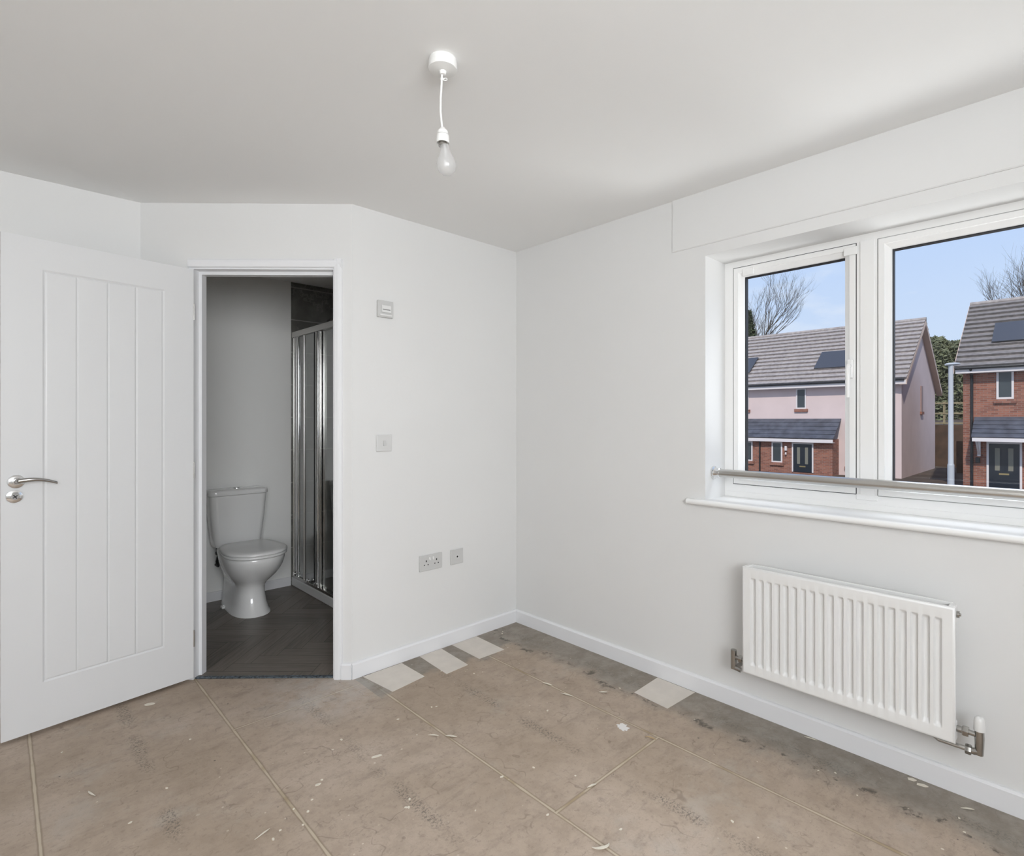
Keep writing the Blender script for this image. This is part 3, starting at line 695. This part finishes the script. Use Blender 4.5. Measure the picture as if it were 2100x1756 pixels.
def curl(L, w, bend, lift):
    mb = MB(); rs = []
    for i in range(13):
        q = i/12; a_ = bend*(q-.5); R = L/max(bend, .01); x = R*math.sin(a_); y = R*(1-math.cos(a_)); ww = w*math.sin(PI*(q*.9+.05))
        z = .0008+lift*math.sin(PI*q); nx, ny = -math.sin(a_), math.cos(a_)
        rs.append([Vector((x-nx*ww/2, y-ny*ww/2, z)), Vector((x+nx*ww/2, y+ny*ww/2, z)), Vector((x+nx*ww/2, y+ny*ww/2, z+.0012)), Vector((x-nx*ww/2, y-ny*ww/2, z+.0012))])
    mb.rings(rs); return mb
def place(name, mb, u, v, ang, m, lab, cat, grp=None):
    p = on(u, v, 2, 0); o = mb.build(name, m); o.location = (p.x, p.y, .0003); o.rotation_euler = (0, 0, -TH+ang); tag(o, lab, cat, grp)
place('plaster_flake', flat_blob(14, .020, .011, .08, .002), 307, 1445, .3, M['flake'], 'oval flake of dried plaster lying below the open door', 'plaster')
place('plaster_curl', curl(.075, .010, 2.6, .008), 1237, 1745, .3, M['flake'], 'curled strip of white plaster at the bottom edge of view', 'plaster')
place('plaster_flake', flat_blob(14, .020, .007, .15, .0015), 772, 1552, .5, M['flake'], 'long pale plaster flake in the middle of the floor', 'plaster')
place('plaster_curl', curl(.055, .005, 1.0, .006), 541, 1713, 1.1, M['flake'], 'thin white shaving near the bottom left board joint', 'plaster')
place('plaster_curl', curl(.045, .007, .5, .004), 888, 1510, -.1, M['flake'], 'left of two pale streaks of plaster end to end in mid floor', 'plaster')
place('plaster_curl', curl(.050, .009, .6, .004), 925, 1512, -.2, M['flake'], 'right of two pale streaks of plaster end to end in mid floor', 'plaster')
place('plaster_curl', curl(.040, .008, .9, .005), 1215, 1614, .5, M['flake'], 'small plaster curl on the cross joint of the boards', 'plaster')
place('plaster_curl', curl(.055, .009, .3, .003), 1122, 1404, -.5, M['flake'], 'white sliver on the board joint nearest the corner', 'plaster')
place('plaster_curl', curl(.065, .009, .3, .003), 1162, 1426, -.5, M['flake'], 'second white sliver along the board joint near the corner', 'plaster')
place('plaster_curl', curl(.040, .010, .6, .003), 1237, 1421, .0, M['flake'], 'white plaster scrap left of the square patch by the window wall', 'plaster')
place('plaster_splash', flat_blob(22, .022, .028, .35, .0012), 1277, 1492, .3, mat('white_splash', (.80, .78, .76), .8), 'white plaster splash beside the long board joint', 'plaster')
place('wood_splinter', curl(.045, .007, .2, .004), 1334, 1515, -.5, M['tan'], 'yellow wood splinter where two board joints meet', 'splinter')
place('plaster_curl', curl(.050, .006, 1.0, .004), 1662, 1517, -.6, M['flake'], 'thin white shaving touching the skirting under the radiator', 'plaster')
place('plaster_chip', flat_blob(5, .016, .008, .2, .003), 1870, 1600, -.4, M['flake'], 'left of two green-white chips by the skirting right of the radiator', 'plaster')
place('plaster_chip', flat_blob(5, .018, .007, .2, .003), 1892, 1612, -.5, M['flake'], 'right of two green-white chips by the skirting right of the radiator', 'plaster')
place('plaster_curl', curl(.04, .007, .5, .003), 1985, 1661, -.2, M['flake'], 'white sliver at the far right of the floor near the skirting', 'plaster')
place('plaster_flake', flat_blob(10, .010, .006, .2, .002), 652, 1610, .6, M['flake'], 'small round plaster crumb right of the left board joint', 'plaster')
place('plaster_curl', curl(.05, .006, .8, .004), 185, 1630, -.5, M['flake'], 'faint plaster smear on the left side of the floor', 'plaster')
crumbs = [(640, 1641), (632, 1665), (660, 1600), (602, 1660), (621, 1693), (575, 1704), (560, 1722), (816, 1476), (840, 1640), (855, 1508), (975, 1663), (1094, 1575), (1029, 1594), (838, 1657), (833, 1657),
          (1123, 1458), (1271, 1412), (1123, 1672), (1180, 1592), (1678, 1581), (1713, 1586), (1758, 1632), (1967, 1679), (1978, 1708), (1273, 1702), (1502, 1686), (905, 1377), (990, 1379), (972, 1382), (895, 1450), (885, 1451), (390, 1517), (127, 1544), (342, 1617), (267, 1688), (700, 1518), (1031, 1296), (1030, 1300)]
proto = None
for i, (u, v) in enumerate(crumbs):
    if proto is None or i % 6 == 0:
        mb = flat_blob(7, .0042, .003, .25, .0018); o = mb.build('plaster_crumb', M['flake']); proto = o
    else: o = proto.copy(); C.objects.link(o)
    p = on(u, v, 2, 0); o.location = (p.x, p.y, .0003); o.rotation_euler = (0, 0, i*1.3); s_ = random.uniform(.8, 1.5); o.scale = (s_, s_, 1)
    tag(o, 'tiny white plaster crumb scattered on the chipboard floor', 'plaster', 'plaster crumbs on the floor')

# ------------------------------------------------------------------ toilet
TX = 1.200
to = empty('toilet', (TX, 4.0, .003), 'white close coupled toilet with lid down in the bathroom', 'toilet')
def outline(w, yf, yb, wb, yc, z, n=40, p=2.3):
    r = []
    for i in range(n):
        a_ = 2*PI*i/n; c_, s_ = math.cos(a_), math.sin(a_)
        if s_ <= 0:
            x = w*math.copysign(abs(c_)**(2/p), c_); y = yc-(yc-yf)*abs(s_)**(2/p)
        else:
            q = abs(s_)**(2/5.0); y = yc+(yb-yc)*q; ww = w+(wb-w)*min(1, q**1.5); x = ww*math.copysign(abs(c_)**(2/5.0), c_)
        r.append(Vector((TX+x, y, z)))
    return r
mb = MB()
prof = [(.003, .118, 3.795, .100, 4.00), (.014, .116, 3.800, .098, 4.00), (.022, .108, 3.812, .095, 4.00), (.07, .098, 3.838, .090, 4.0), (.13, .090, 3.856, .085, 4.0), (.175, .088, 3.858, .085, 3.99),
        (.205, .100, 3.838, .088, 3.98), (.235, .125, 3.800, .092, 3.96), (.265, .146, 3.762, .096, 3.94), (.30, .163, 3.728, .100, 3.93), (.335, .174, 3.700, .105, 3.92), (.37, .180, 3.684, .112, 3.91), (.395, .181, 3.680, .120, 3.91), (.400, .178, 3.684, .118, 3.91)]
mb.rings([outline(w, yf, 4.33, wb, yc, z) for z, w, yf, wb, yc in prof])
kid(mb.build('pan', M['ceramic'], smooth=True, angle=1.2), to)
mb = MB(); mb.rings([outline(.183, 3.668, 4.12, .150, 3.88, .404), outline(.187, 3.664, 4.125, .152, 3.88, .408), outline(.187, 3.664, 4.125, .152, 3.88, .417), outline(.183, 3.668, 4.12, .150, 3.88, .420)])
kid(mb.build('toilet_seat', M['seat'], smooth=True, angle=1.0), to)
mb = MB(); mb.rings([outline(.184, 3.668, 4.12, .150, 3.88, .4225), outline(.188, 3.662, 4.125, .152, 3.88, .426), outline(.188, 3.662, 4.125, .152, 3.88, .436), outline(.180, 3.672, 4.12, .146, 3.88, .443), outline(.14, 3.71, 4.10, .11, 3.88, .446), outline(.05, 3.83, 4.0, .04, 3.9, .447)])
kid(mb.build('toilet_lid', M['seat'], smooth=True, angle=1.0), to)
def rrect(w, y0_, y1_, r, z, n=6):
    pts = []
    for cx, cy, a0 in ((w-r, y1_-r, 0), (-w+r, y1_-r, PI/2), (-w+r, y0_+r, PI), (w-r, y0_+r, 1.5*PI)):
        for i in range(n+1):
            a_ = a0+PI/2*i/n; pts.append(Vector((TX+cx+r*math.cos(a_), cy+r*math.sin(a_), z)))
    return pts
mb = MB(); mb.rings([rrect(.125, 4.215, 4.335, .03, .398), rrect(.145, 4.20, 4.337, .035, .403), rrect(.152, 4.193, 4.338, .038, .43), rrect(.172, 4.183, 4.338, .042, .60), rrect(.183, 4.176, 4.338, .045, .757), rrect(.17, 4.18, 4.337, .04, .759)])
kid(mb.build('cistern', M['ceramic'], smooth=True, angle=1.0), to)
mb = MB(); mb.rings([rrect(.188, 4.168, 4.341, .045, .7605), rrect(.191, 4.165, 4.342, .047, .764), rrect(.191, 4.165, 4.342, .047, .787), rrect(.186, 4.170, 4.340, .045, .795), rrect(.165, 4.187, 4.33, .035, .799), rrect(.10, 4.22, 4.30, .03, .800)])
kid(mb.build('cistern_lid', M['ceramic'], smooth=True, angle=1.0), to)
mb = MB(); mb.lathe([(0, 0), (.022, 0), (.022, .006), (.019, .008), (0, .008)], (TX, 4.255, .8), (0, 0, 1), 24, False); kid(mb.build('flush_button', M['chrome'], smooth=True), to)
mb = MB(); bx_ = TX-.118
mb.tube([(bx_, 4.25, .398), (bx_, 4.25, .372)], .013, 12); mb.tube([(bx_, 4.25, .374), (bx_+.002, 4.25, .34), (bx_-.005, 4.26, .30), (bx_+.01, 4.29, .26), (bx_+.01, 4.3445, .26)], .009, 10)
mb.box((bx_-.016, 4.232, .35), (bx_+.016, 4.262, .37), .003)
kid(mb.build('inlet_valve', M['black'], smooth=True), to)
for sx in (-1,):
    mb = MB(); mb.box((TX-.128, 4.12, .0032), (TX-.101, 4.16, .020), .004); mb.lathe([(0, 0), (.007, 0), (.006, .004), (0, .005)], (TX-.115, 4.14, .02), (0, 0, 1), 12, False)
    kid(mb.build('floor_bracket', M['seat']), to)

# ------------------------------------------------------------------ shower
SX = 1.624; SY0, SY1 = 3.30, YB-.008
st = MB(); st.box((SX-.012, SY0-.03, .0032), (2.333, SY1-.001, .066), .006); st.box((SX+.05, SY0+.03, .0662), (2.30, SY1-.05, .0665))
tag(st.build('shower_tray', M['tray']), 'white shower tray on the dark plank floor, under the chrome enclosure', 'shower tray')
se = empty('shower_enclosure', (SX, 3.8, .066), 'chrome framed sliding glass shower enclosure right of the toilet', 'shower')
mb = MB(); mb.box((SX-.010, SY0, 1.918), (SX+.032, SY1-.001, 1.962), .004); kid(mb.build('top_rail', M['steel']), se)
mb = MB(); mb.box((SX-.008, SY0, .0665), (SX+.032, SY1-.001, .088), .003); kid(mb.build('bottom_rail', M['chromed']), se)
mb = MB(); mb.box((SX-.006, SY1-.030, .089), (SX+.026, SY1-.0005, 1.917), .003); kid(mb.build('wall_profile', M['chromed']), se)
def stile(y, w, name, m, x0=-.006, x1=.014):
    mb = MB(); n = 14
    ring = []
    for i in range(n):
        a_ = 2*PI*i/n; ring.append(Vector((SX+(x0+x1)/2+(x1-x0)/2*math.cos(a_), y+w/2*math.sin(a_), 0)))
    mb.extr(ring, (0, 0, .089), (0, 0, 1.917)); return kid(mb.build(name, m, smooth=True, angle=1.2), se)
stile(4.300, .030, 'fixed_stile', M['chrome']); stile(4.262, .036, 'fixed_stile', M['chrome']); stile(4.14, .014, 'fixed_stile', M['steel'])
mb = MB(); mb.box((SX+.004, 3.94, .089), (SX+.010, 4.245, 1.917)); kid(mb.build('glass_panel', M['sglass']), se)
mb = MB(); mb.box((SX-.004, 3.936, .089), (SX+.012, 3.950, 1.917), .002); kid(mb.build('seal_strip', M['black']), se)
stile(3.900, .040, 'door_stile', M['chrome'], -.010, .016)
mb = MB(); mb.box((SX-.004, 3.846, .089), (SX+.012, 3.862, 1.917), .002); kid(mb.build('seal_strip', M['chromed']), se)
mb = MB(); mb.box((SX+.016, 3.32, .089), (SX+.022, 3.846, 1.917)); kid(mb.build('sliding_glass', M['sglass']), se)
for yy in (4.29, 4.03, 3.90):
    mb = MB(); mb.lathe([(0, 0), (.014, 0), (.016, .004), (.014, .012), (0, .013)], (SX-.007, yy, .104), (-1, 0, 0), 16, False); kid(mb.build('roller', M['chrome'], smooth=True), se)
hd = empty('overhead_shower', (1.93, YB, 2.06), 'shower head on the tiled back wall above the enclosure rail', 'shower head')
mb = MB(); mb.tube([(1.90, YB-.009, 2.085), (1.90, YB-.06, 2.09), (1.90, YB-.10, 2.08)], .010, 12); kid(mb.build('wall_arm', M['chromed'], smooth=True), hd)
mb = MB(); mb.lathe([(0, 0), (.016, 0), (.045, .03), (.046, .038), (0, .038)], (1.90, YB-.09, 2.09), (.3, -.6, -.8), 24, False); kid(mb.build('spray_plate', M['steel'], smooth=True), hd)

# ------------------------------------------------------------------ outside: ground
GZ = -1.55
mb = MB(); mb.box((XR+.6, -60, GZ-.2), (160, 120, GZ)); struct(mb.build('ground', M['ground']), 'brown earth and verge around the houses opposite', 'ground')
mb = MB(); mb.box((17, -60, GZ+.001), (24.5, 120, GZ+.012)); struct(mb.build('road', M['road']), 'grey asphalt street between the houses', 'road')
mb = MB(); mb.box((24.5, -60, GZ+.001), (24.65, 120, GZ+.10)); struct(mb.build('kerb', M['kerb']), 'pale kerb at the far side of the street', 'kerb')
mb = MB(); mb.box((24.65, -60, GZ+.001), (26.5, 120, GZ+.09)); struct(mb.build('footpath', M['road']), 'far footpath in front of the brick house', 'path')

# ------------------------------------------------------------------ outside: houses
def house_window(root, x, y0_, y1_, z0_, z1_, sillm, name='window'):
    w = .07
    mb = MB()
    for a, b in (((x-.05, y0_, z0_), (x+.02, y0_+w, z1_)), ((x-.05, y1_-w, z0_), (x+.02, y1_, z1_)), ((x-.05, y0_+w, z0_), (x+.02, y1_-w, z0_+w)), ((x-.05, y0_+w, z1_-w), (x+.02, y1_-w, z1_))): mb.box(a, b)
    f = kid(mb.build(name, M['fascia']), root)
    mb = MB(); mb.box((x-.02, y0_+w, z0_+w), (x+.01, y1_-w, z1_-w)); p = mb.build('pane', M['pane']); p.parent = f; p.matrix_parent_inverse = Matrix.Translation(-Vector(root.location))
    p.matrix_parent_inverse = (Matrix.Identity(4))
    if sillm:
        mb = MB(); mb.box((x-.09, y0_-.08, z0_-.16), (x-.001, y1_+.08, z0_-.002)); kid(mb.build('window_sill', sillm), root)
    return f
def roof(root, name, x0, z0_, x1, z1_, ya, yb_, nc, m, step=.045, th=.05):
    mb = MB(); dx = (x1-x0)/nc; dz = (z1_-z0_)/nc; L_ = math.hypot(dx, dz); nx, nz = -dz/L_, dx/L_
    for i in range(nc):
        a = Vector((x0+dx*i, 0, z0_+dz*i)); b = Vector((x0+dx*(i+1.08), 0, z0_+dz*(i+1.08))); up = Vector((nx, 0, nz))
        if nz < 0: up = -up
        mb.extr([a-up*th*.4, b-up*th*.4, b+up*.004, a+up*step], (0, ya, 0), (0, yb_, 0))
    return kid(mb.build(name, m), root)
def rooftile(y_pitch=.3): pass

# pink rendered pair on the left
h1 = empty('rendered_house', (31, 13, GZ), 'pale pink rendered house with brick ground floor and tiled roof', 'house')
HX, HY0, HY1, HB = 31.0, 6.343, 21.0, 39.2
mb = MB(); mb.extr([(HX, 0, GZ), (HX, 0, 3.30), (34.95, 0, 6.48), (HB, 0, 3.05), (HB, 0, GZ)], (0, HY0, 0), (0, HY1, 0)); kid(mb.build('wall', M['render']), h1)
roof(h1, 'roof', 30.62, 3.26, 35.0, 6.64, HY0-.28, HY1+.2, 14, M['tile_roof'], .11, .05)
roof(h1, 'roof', 39.55, 2.98, 35.0, 6.64, HY0-.28, HY1+.2, 14, M['tile_roof'], .11, .05)
mb = MB(); mb.tube([(35.0, HY0-.3, 6.66), (35.0, HY1+.2, 6.66)], .11, 8); kid(mb.build('ridge_tile', M['tile_roof']), h1)
mb = MB(); mb.box((30.60, HY0-.25, 3.02), (30.66, HY1, 3.22)); mb.box((30.66, HY0-.25, 3.02), (HX, HY1, 3.05)); kid(mb.build('fascia', M['fascia']), h1)
mb = MB(); mb.tube([(30.55, HY0-.2, 3.24), (30.55, HY1, 3.24)], .055, 8); kid(mb.build('gutter', M['pipe']), h1)
mb = MB()
for (xa, za, xb, zb) in ((30.6, 3.22, 35.0, 6.60), (39.6, 2.94, 35.0, 6.60)):
    mb.extr([(xa, 0, za-.22), (xb, 0, zb-.24), (xb, 0, zb), (xa, 0, za)], (0, HY0-.29, 0), (0, HY0-.25, 0))
    mb.extr([(xa, 0, za-.22), (xb, 0, zb-.24), (xb, 0, zb-.21), (xa, 0, za-.19)], (0, HY0-.25, 0), (0, HY0, 0))
kid(mb.build('verge_board', M['verge']), h1)
GX = 30.0; PY0 = 9.12
mb = MB(); mb.box((GX, PY0, GZ), (HX-.001, HY1-.2, .30)); kid(mb.build('porch_wall', M['brick']), h1)
roof(h1, 'porch_roof', 29.72, .34, HX, 1.36, PY0-.12, HY1-.1, 5, M['slate'], .03)
mb = MB(); mb.box((29.70, PY0-.1, .13), (29.76, HY1-.1, .30)); mb.box((29.76, PY0-.1, .13), (GX, HY1-.1, .16)); kid(mb.build('porch_fascia', M['fascia']), h1)
house_window(h1, HX, 10.72, 11.25, 1.90, 3.02, M['brick'])
house_window(h1, HX, 8.15, 8.68, 1.90, 3.02, M['brick'])
house_window(h1, HX, 13.9, 14.9, 1.90, 3.02, M['brick'])
house_window(h1, GX, 11.60, 12.17, -1.0, .11, M['brick'])
house_window(h1, GX, 13.23, 14.0, -1.0, .11, M['brick'])
house_window(h1, HX, 7.7, 8.75, -1.1, .15, M['brick'])
def house_door(root, x, y0_, y1_, z1_):
    mb = MB(); w = .07
    mb.box((x-.05, y0_, GZ+.1), (x+.01, y0_+w, z1_)); mb.box((x-.05, y1_-w, GZ+.1), (x+.01, y1_, z1_)); mb.box((x-.05, y0_+w, z1_-w), (x+.01, y1_-w, z1_)); kid(mb.build('door_frame', M['fascia']), root)
    mb = MB(); mb.box((x-.03, y0_+w, GZ+.1), (x+.01, y1_-w, z1_-w)); d = kid(mb.build('front_door', M['housedoor']), root)
    ym = (y0_+y1_)/2
    for s_ in (-.20, .20):
        mb = MB(); mb.box((x-.04, ym+s_-.075, z1_-1.12), (x-.0305, ym+s_+.075, z1_-.24)); q = mb.build('door_pane', M['dpane']); q.parent = d; q.matrix_parent_inverse = Matrix.Identity(4)
    mb = MB(); mb.box((x-.045, ym-.15, z1_-1.28), (x-.0305, ym+.15, z1_-1.22)); q = mb.build('letterbox', M['brass']); q.parent = d; q.matrix_parent_inverse = Matrix.Identity(4)
house_door(h1, GX, 10.02, 11.10, .10)
mb = MB(); mb.tube([(GX-.05, 12.82, .20), (GX-.05, 12.82, GZ)], .045, 8); kid(mb.build('downpipe', M['pipe']), h1)
mb = MB(); mb.box((GX-.12, 11.34, -.35), (GX-.001, 11.46, -.10), .02); mb.lathe([(0, 0), (.05, 0), (.03, .12), (0, .12)], (GX-.08, 11.40, -.55), (0, 0, 1), 10, False); kid(mb.build('wall_lantern', M['fascia']), h1)
def pvpanel(root, ya, yb_, xa, xb, x0=30.62, z0_=3.26, k=(6.64-3.26)/(35.0-30.62)):
    L_ = math.hypot(1, k); nx, nz = -k/L_, 1/L_; o1 = .115; o2 = .165
    a = Vector((xa, 0, z0_+(xa-x0)*k)); b = Vector((xb, 0, z0_+(xb-x0)*k)); up = Vector((nx, 0, nz))
    mb = MB(); mb.extr([a+up*o1, b+up*o1, b+up*o2, a+up*o2], (0, ya, 0), (0, yb_, 0)); kid(mb.build('solar_panel', M['pv']), root)
pvpanel(h1, 7.4, 10.5, 31.55, 32.85); pvpanel(h1, 14.1, 17.0, 31.55, 32.85)
mb = MB(); mb.box((35.2, HY0-.05, 1.75), (35.6, HY0+.01, 3.13)); g_ = kid(mb.build('gable_window', mat('mauve_frame', (.36, .24, .22), .6)), h1)
mb = MB(); mb.box((35.1, HY0-.09, 1.60), (35.7, HY0-.001, 1.745)); kid(mb.build('window_sill', M['brick']), h1)

# brick house on the right
h2 = empty('brick_house', (27.8, 0, GZ), 'red brick house with grey tiled roof and dark front door', 'house')
BX, BY0, BY1 = 27.8, -5.5, 3.565
mb = MB(); mb.extr([(BX, 0, GZ), (BX, 0, 3.40), (31.75, 0, 6.44), (35.9, 0, 3.3), (35.9, 0, GZ)], (0, BY0, 0), (0, BY1, 0)); kid(mb.build('wall', M['brick']), h2)
roof(h2, 'roof', 27.42, 3.38, 31.8, 6.58, BY0-.2, BY1+.24, 14, M['tile_dark'], .11, .05); roof(h2, 'roof', 36.2, 3.15, 31.8, 6.58, BY0-.2, BY1+.24, 14, M['tile_dark'], .11, .05)
mb = MB(); mb.tube([(31.8, BY0, 6.60), (31.8, BY1+.25, 6.60)], .11, 8); kid(mb.build('ridge_tile', M['tile_roof']), h2)
mb = MB(); mb.box((27.42, BY0, 3.16), (27.47, BY1+.2, 3.34)); mb.box((27.47, BY0, 3.16), (BX, BY1+.2, 3.19)); kid(mb.build('fascia', M['fascia']), h2)
mb = MB(); mb.tube([(27.36, BY0, 3.36), (27.36, BY1+.2, 3.36)], .055, 8); kid(mb.build('gutter', M['pipe']), h2)
mb = MB(); mb.tube([(27.36, 3.28, 3.33), (27.62, 3.28, 3.15), (BX-.05, 3.28, 2.95), (BX-.05, 3.28, GZ)], .05, 8); kid(mb.build('downpipe', M['pipe']), h2)
mb = MB(); mb.extr([(27.4, 0, 3.16), (31.8, 0, 6.34), (31.8, 0, 6.56), (27.4, 0, 3.36)], (0, BY1+.24, 0), (0, BY1+.28, 0)); kid(mb.build('verge_board', M['verge']), h2)
house_window(h2, BX, 2.0, 2.52, 2.11, 3.22, M['brick']); house_window(h2, BX, -.6, .4, 2.11, 3.22, M['brick']); house_window(h2, BX, -.6, .4, -.9, .4, M['brick'])
roof(h2, 'porch_roof', 26.9, .62, BX, 1.40, .9, 3.20, 5, M['slate'], .03)
mb = MB(); mb.box((26.88, .9, .46), (26.94, 3.17, .60)); mb.box((26.94, .9, .46), (BX, 3.17, .50)); kid(mb.build('porch_fascia', M['fascia']), h2)
mb = MB(); mb.box((BX-.10, 3.0, -.15), (BX-.001, 3.10, .455)); mb.extr([(BX-.1, 0, -.10), (BX-.1, 0, .02), (27.05, 0, .455), (26.95, 0, .455)], (0, 3.02, 0), (0, 3.08, 0)); kid(mb.build('porch_bracket', M['fascia']), h2)
house_door(h2, BX, 1.76, 2.82, .43)
mb = MB(); mb.box((BX-.12, 3.02, -.42), (BX-.001, 3.16, -.20), .02); kid(mb.build('wall_lantern', M['pipe']), h2)
k2 = (6.58-3.38)/(31.8-27.42)
pvpanel(h2, -1.5, 2.75, 28.75, 30.0, 27.42, 3.38, k2)

# street lamp
lpz = on(1950, 745, 0, 24.6); sl = empty('street_lamp', (lpz.x, lpz.y, GZ), 'slim grey street lamp post in front of the brick house', 'street lamp')
mb = MB(); mb.tube([(lpz.x, lpz.y, GZ), (lpz.x, lpz.y, GZ+1.2)], .105, 14); mb.tube([(lpz.x, lpz.y, GZ+1.2), (lpz.x, lpz.y, GZ+1.26), (lpz.x, lpz.y, lpz.z-.05)], [.105, .085, .075], 14); kid(mb.build('lamp_post', M['post'], smooth=True), sl)
mb = MB(); hr = Vector((cth, -sth, 0))*.0+Vector((.35, -.30, 0)); q0 = Vector((lpz.x, lpz.y, lpz.z-.04))
mb.rings([[q0+hr*t_+Vector((0, 0, .03*t_))+Vector((.65, .76, 0))*w_*math.cos(2*PI*i/10)+Vector((0, 0, h_*math.sin(2*PI*i/10))) for i in range(10)] for t_, w_, h_ in ((-.45, .05, .03), (-.3, .09, .05), (.2, .13, .06), (.6, .10, .04), (.75, .04, .02))]); kid(mb.build('lamp_head', M['post'], smooth=True), sl)

# fences and boundary behind the gap
fe = empty('post_and_rail_fence', (41, 6, GZ), 'wooden post and rail fence on the bank between the houses', 'fence')
fx_ = 42.0; ya, yb_ = on(1985, 850, 0, fx_).y, on(1900, 850, 0, fx_).y
zr = [on(1950, v, 0, fx_).z for v in (827, 848, 868)]
for z in zr:
    mb = MB(); mb.box((fx_, ya-2, z-.05), (fx_+.04, yb_+1, z+.05)); kid(mb.build('rail', M['fence']), fe)
for u in (1936, 1990, 1900):
    y = on(u, 850, 0, fx_).y; mb = MB(); mb.box((fx_+.04, y-.06, GZ), (fx_+.14, y+.06, zr[0]+.1)); kid(mb.build('post', M['fence']), fe)
bk = MB(); zt_ = on(1950, 872, 0, 41.5).z; bk.extr([(41.0, 0, GZ-.1), (43.5, 0, GZ-.1), (60, 0, zt_+.8), (41.6, 0, zt_)], (0, -30, 0), (0, 40, 0))
struct(bk.build('bank', M['ground']), 'grassy bank rising behind the houses', 'bank')
sw = MB(); sw.box((40.9, ya-3, GZ), (40.98, yb_+1, zt_)); 
tag(sw.build('timber_wall', M['sleeper']), 'brown timber board fence below the post and rail fence', 'fence')
gt = MB(); p0 = on(1961, 905, 0, 36.5); p1 = on(1978, 905, 0, 36.5)
gt.box((36.5, p1.y-.8, GZ), (36.56, p0.y, p0.z), .005)
for z in (p0.z-.25, GZ+.4): gt.box((36.44, p1.y-.8, z), (36.50, p0.y, z+.10))
tag(gt.build('garden_gate', M['sleeper']), 'brown timber garden gate at the side of the brick house', 'gate')

# trees
def bare_tree(name, base, hgt, label, seed, spread=.42, levels=6, r0=.22, lean=(0, 0), grp=None, trunk=.25):
    rnd = random.Random(seed); mb = MB()
    def br(p, d, L_, r, lv):
        pts = [p]; q = p.copy(); dd = d.copy(); n = 4
        for i in range(n):
            dd = (dd+Vector((rnd.uniform(-.18, .18), rnd.uniform(-.18, .18), rnd.uniform(-.05, .14)))).normalized(); q = q+dd*L_/n; pts.append(q.copy())
        mb.tube(pts, [r*(1-.4*i/n) for i in range(n+1)], 5 if lv > 1 else 8, False)
        if lv >= levels: return
        for i in range(3 if lv > 0 else 4):
            t_ = rnd.uniform(.45, 1); k = min(n, int(t_*n)); a_ = rnd.uniform(0, 2*PI); s_ = spread*rnd.uniform(.8, 1.7)
            nd = (dd+Vector((math.cos(a_)*s_, math.sin(a_)*s_, rnd.uniform(-.1, .25)))).normalized()
            br(pts[k], nd, L_*rnd.uniform(.62, .84), r*.55, lv+1)
    br(Vector((0, 0, 0)), Vector((lean[0], lean[1], 1)).normalized(), hgt*trunk, r0, 0)
    o = mb.build(name, M['bark']); o.location = base; tag(o, label, 'tree', grp); return o
def leafy(name, base, hgt, rad, n, m, label, seed, cone=False, leaf=.22):
    rnd = random.Random(seed); r = empty(name, base, label, 'tree'); mb = MB()
    mb.tube([(0, 0, 0), (0, 0, hgt*.5)], [.2, .12], 8); t_ = mb.build('trunk', M['bark'], r)
    mb = MB()
    for i in range(n):
        z = rnd.random(); a_ = rnd.uniform(0, 2*PI)
        R = rad*((1-z)**.8 if cone else math.sqrt(max(0, 1-(2*z-1)**2*.9)))*(.55+.45*rnd.random()**.5)*(1+.18*math.sin(a_*5+z*9))
        p = Vector((R*math.cos(a_), R*math.sin(a_), hgt*(.06+.94*z)))
        d1_ = Vector((rnd.uniform(-1, 1), rnd.uniform(-1, 1), rnd.uniform(-1, 1))).normalized(); d2_ = d1_.orthogonal().normalized(); s_ = leaf*rnd.uniform(.6, 1.4)
        mb._f([mb.bm.verts.new(p+d1_*s_), mb.bm.verts.new(p+d2_*s_*.5), mb.bm.verts.new(p-d1_*s_), mb.bm.verts.new(p-d2_*s_*.5)])
    mb.build('foliage', m, r); return r
def at(u, v, x): return on(u, v, 0, x)
b = at(1543, 700, 60); bare_tree('bare_tree', (b.x, b.y, GZ), 27, 'tall bare tree behind the left end of the pink house', 5, spread=.27, levels=7, r0=.26, trunk=.27)
b = at(2150, 700, 52); bare_tree('bare_tree', (b.x, b.y, GZ), 24, 'bare tree rising behind the brick house roof', 4, spread=.34, levels=7, r0=.24, trunk=.29)
b = at(1535, 700, 47); leafy('conifer_tree', (b.x, b.y, GZ), at(1535, 640, 47).z-GZ, 1.8, 5000, M['leafd'], 'dark evergreen at the left edge of the window view', 3, True, .28)
for i, (u, v, x, R, lab) in enumerate(((1912, 694, 50, 1.7, 'dark bushy evergreen directly right of the pink house gable'), (1948, 703, 55, 2.2, 'bushy evergreen behind the lamp post'), (1988, 698, 62, 2.6, 'evergreen half hidden behind the brick house roof'))):
    b = at(u, v, x); leafy('evergreen_tree', (b.x, b.y, GZ), b.z-GZ, R, 15000, M['leafm'], lab, 20+i, False, .17)
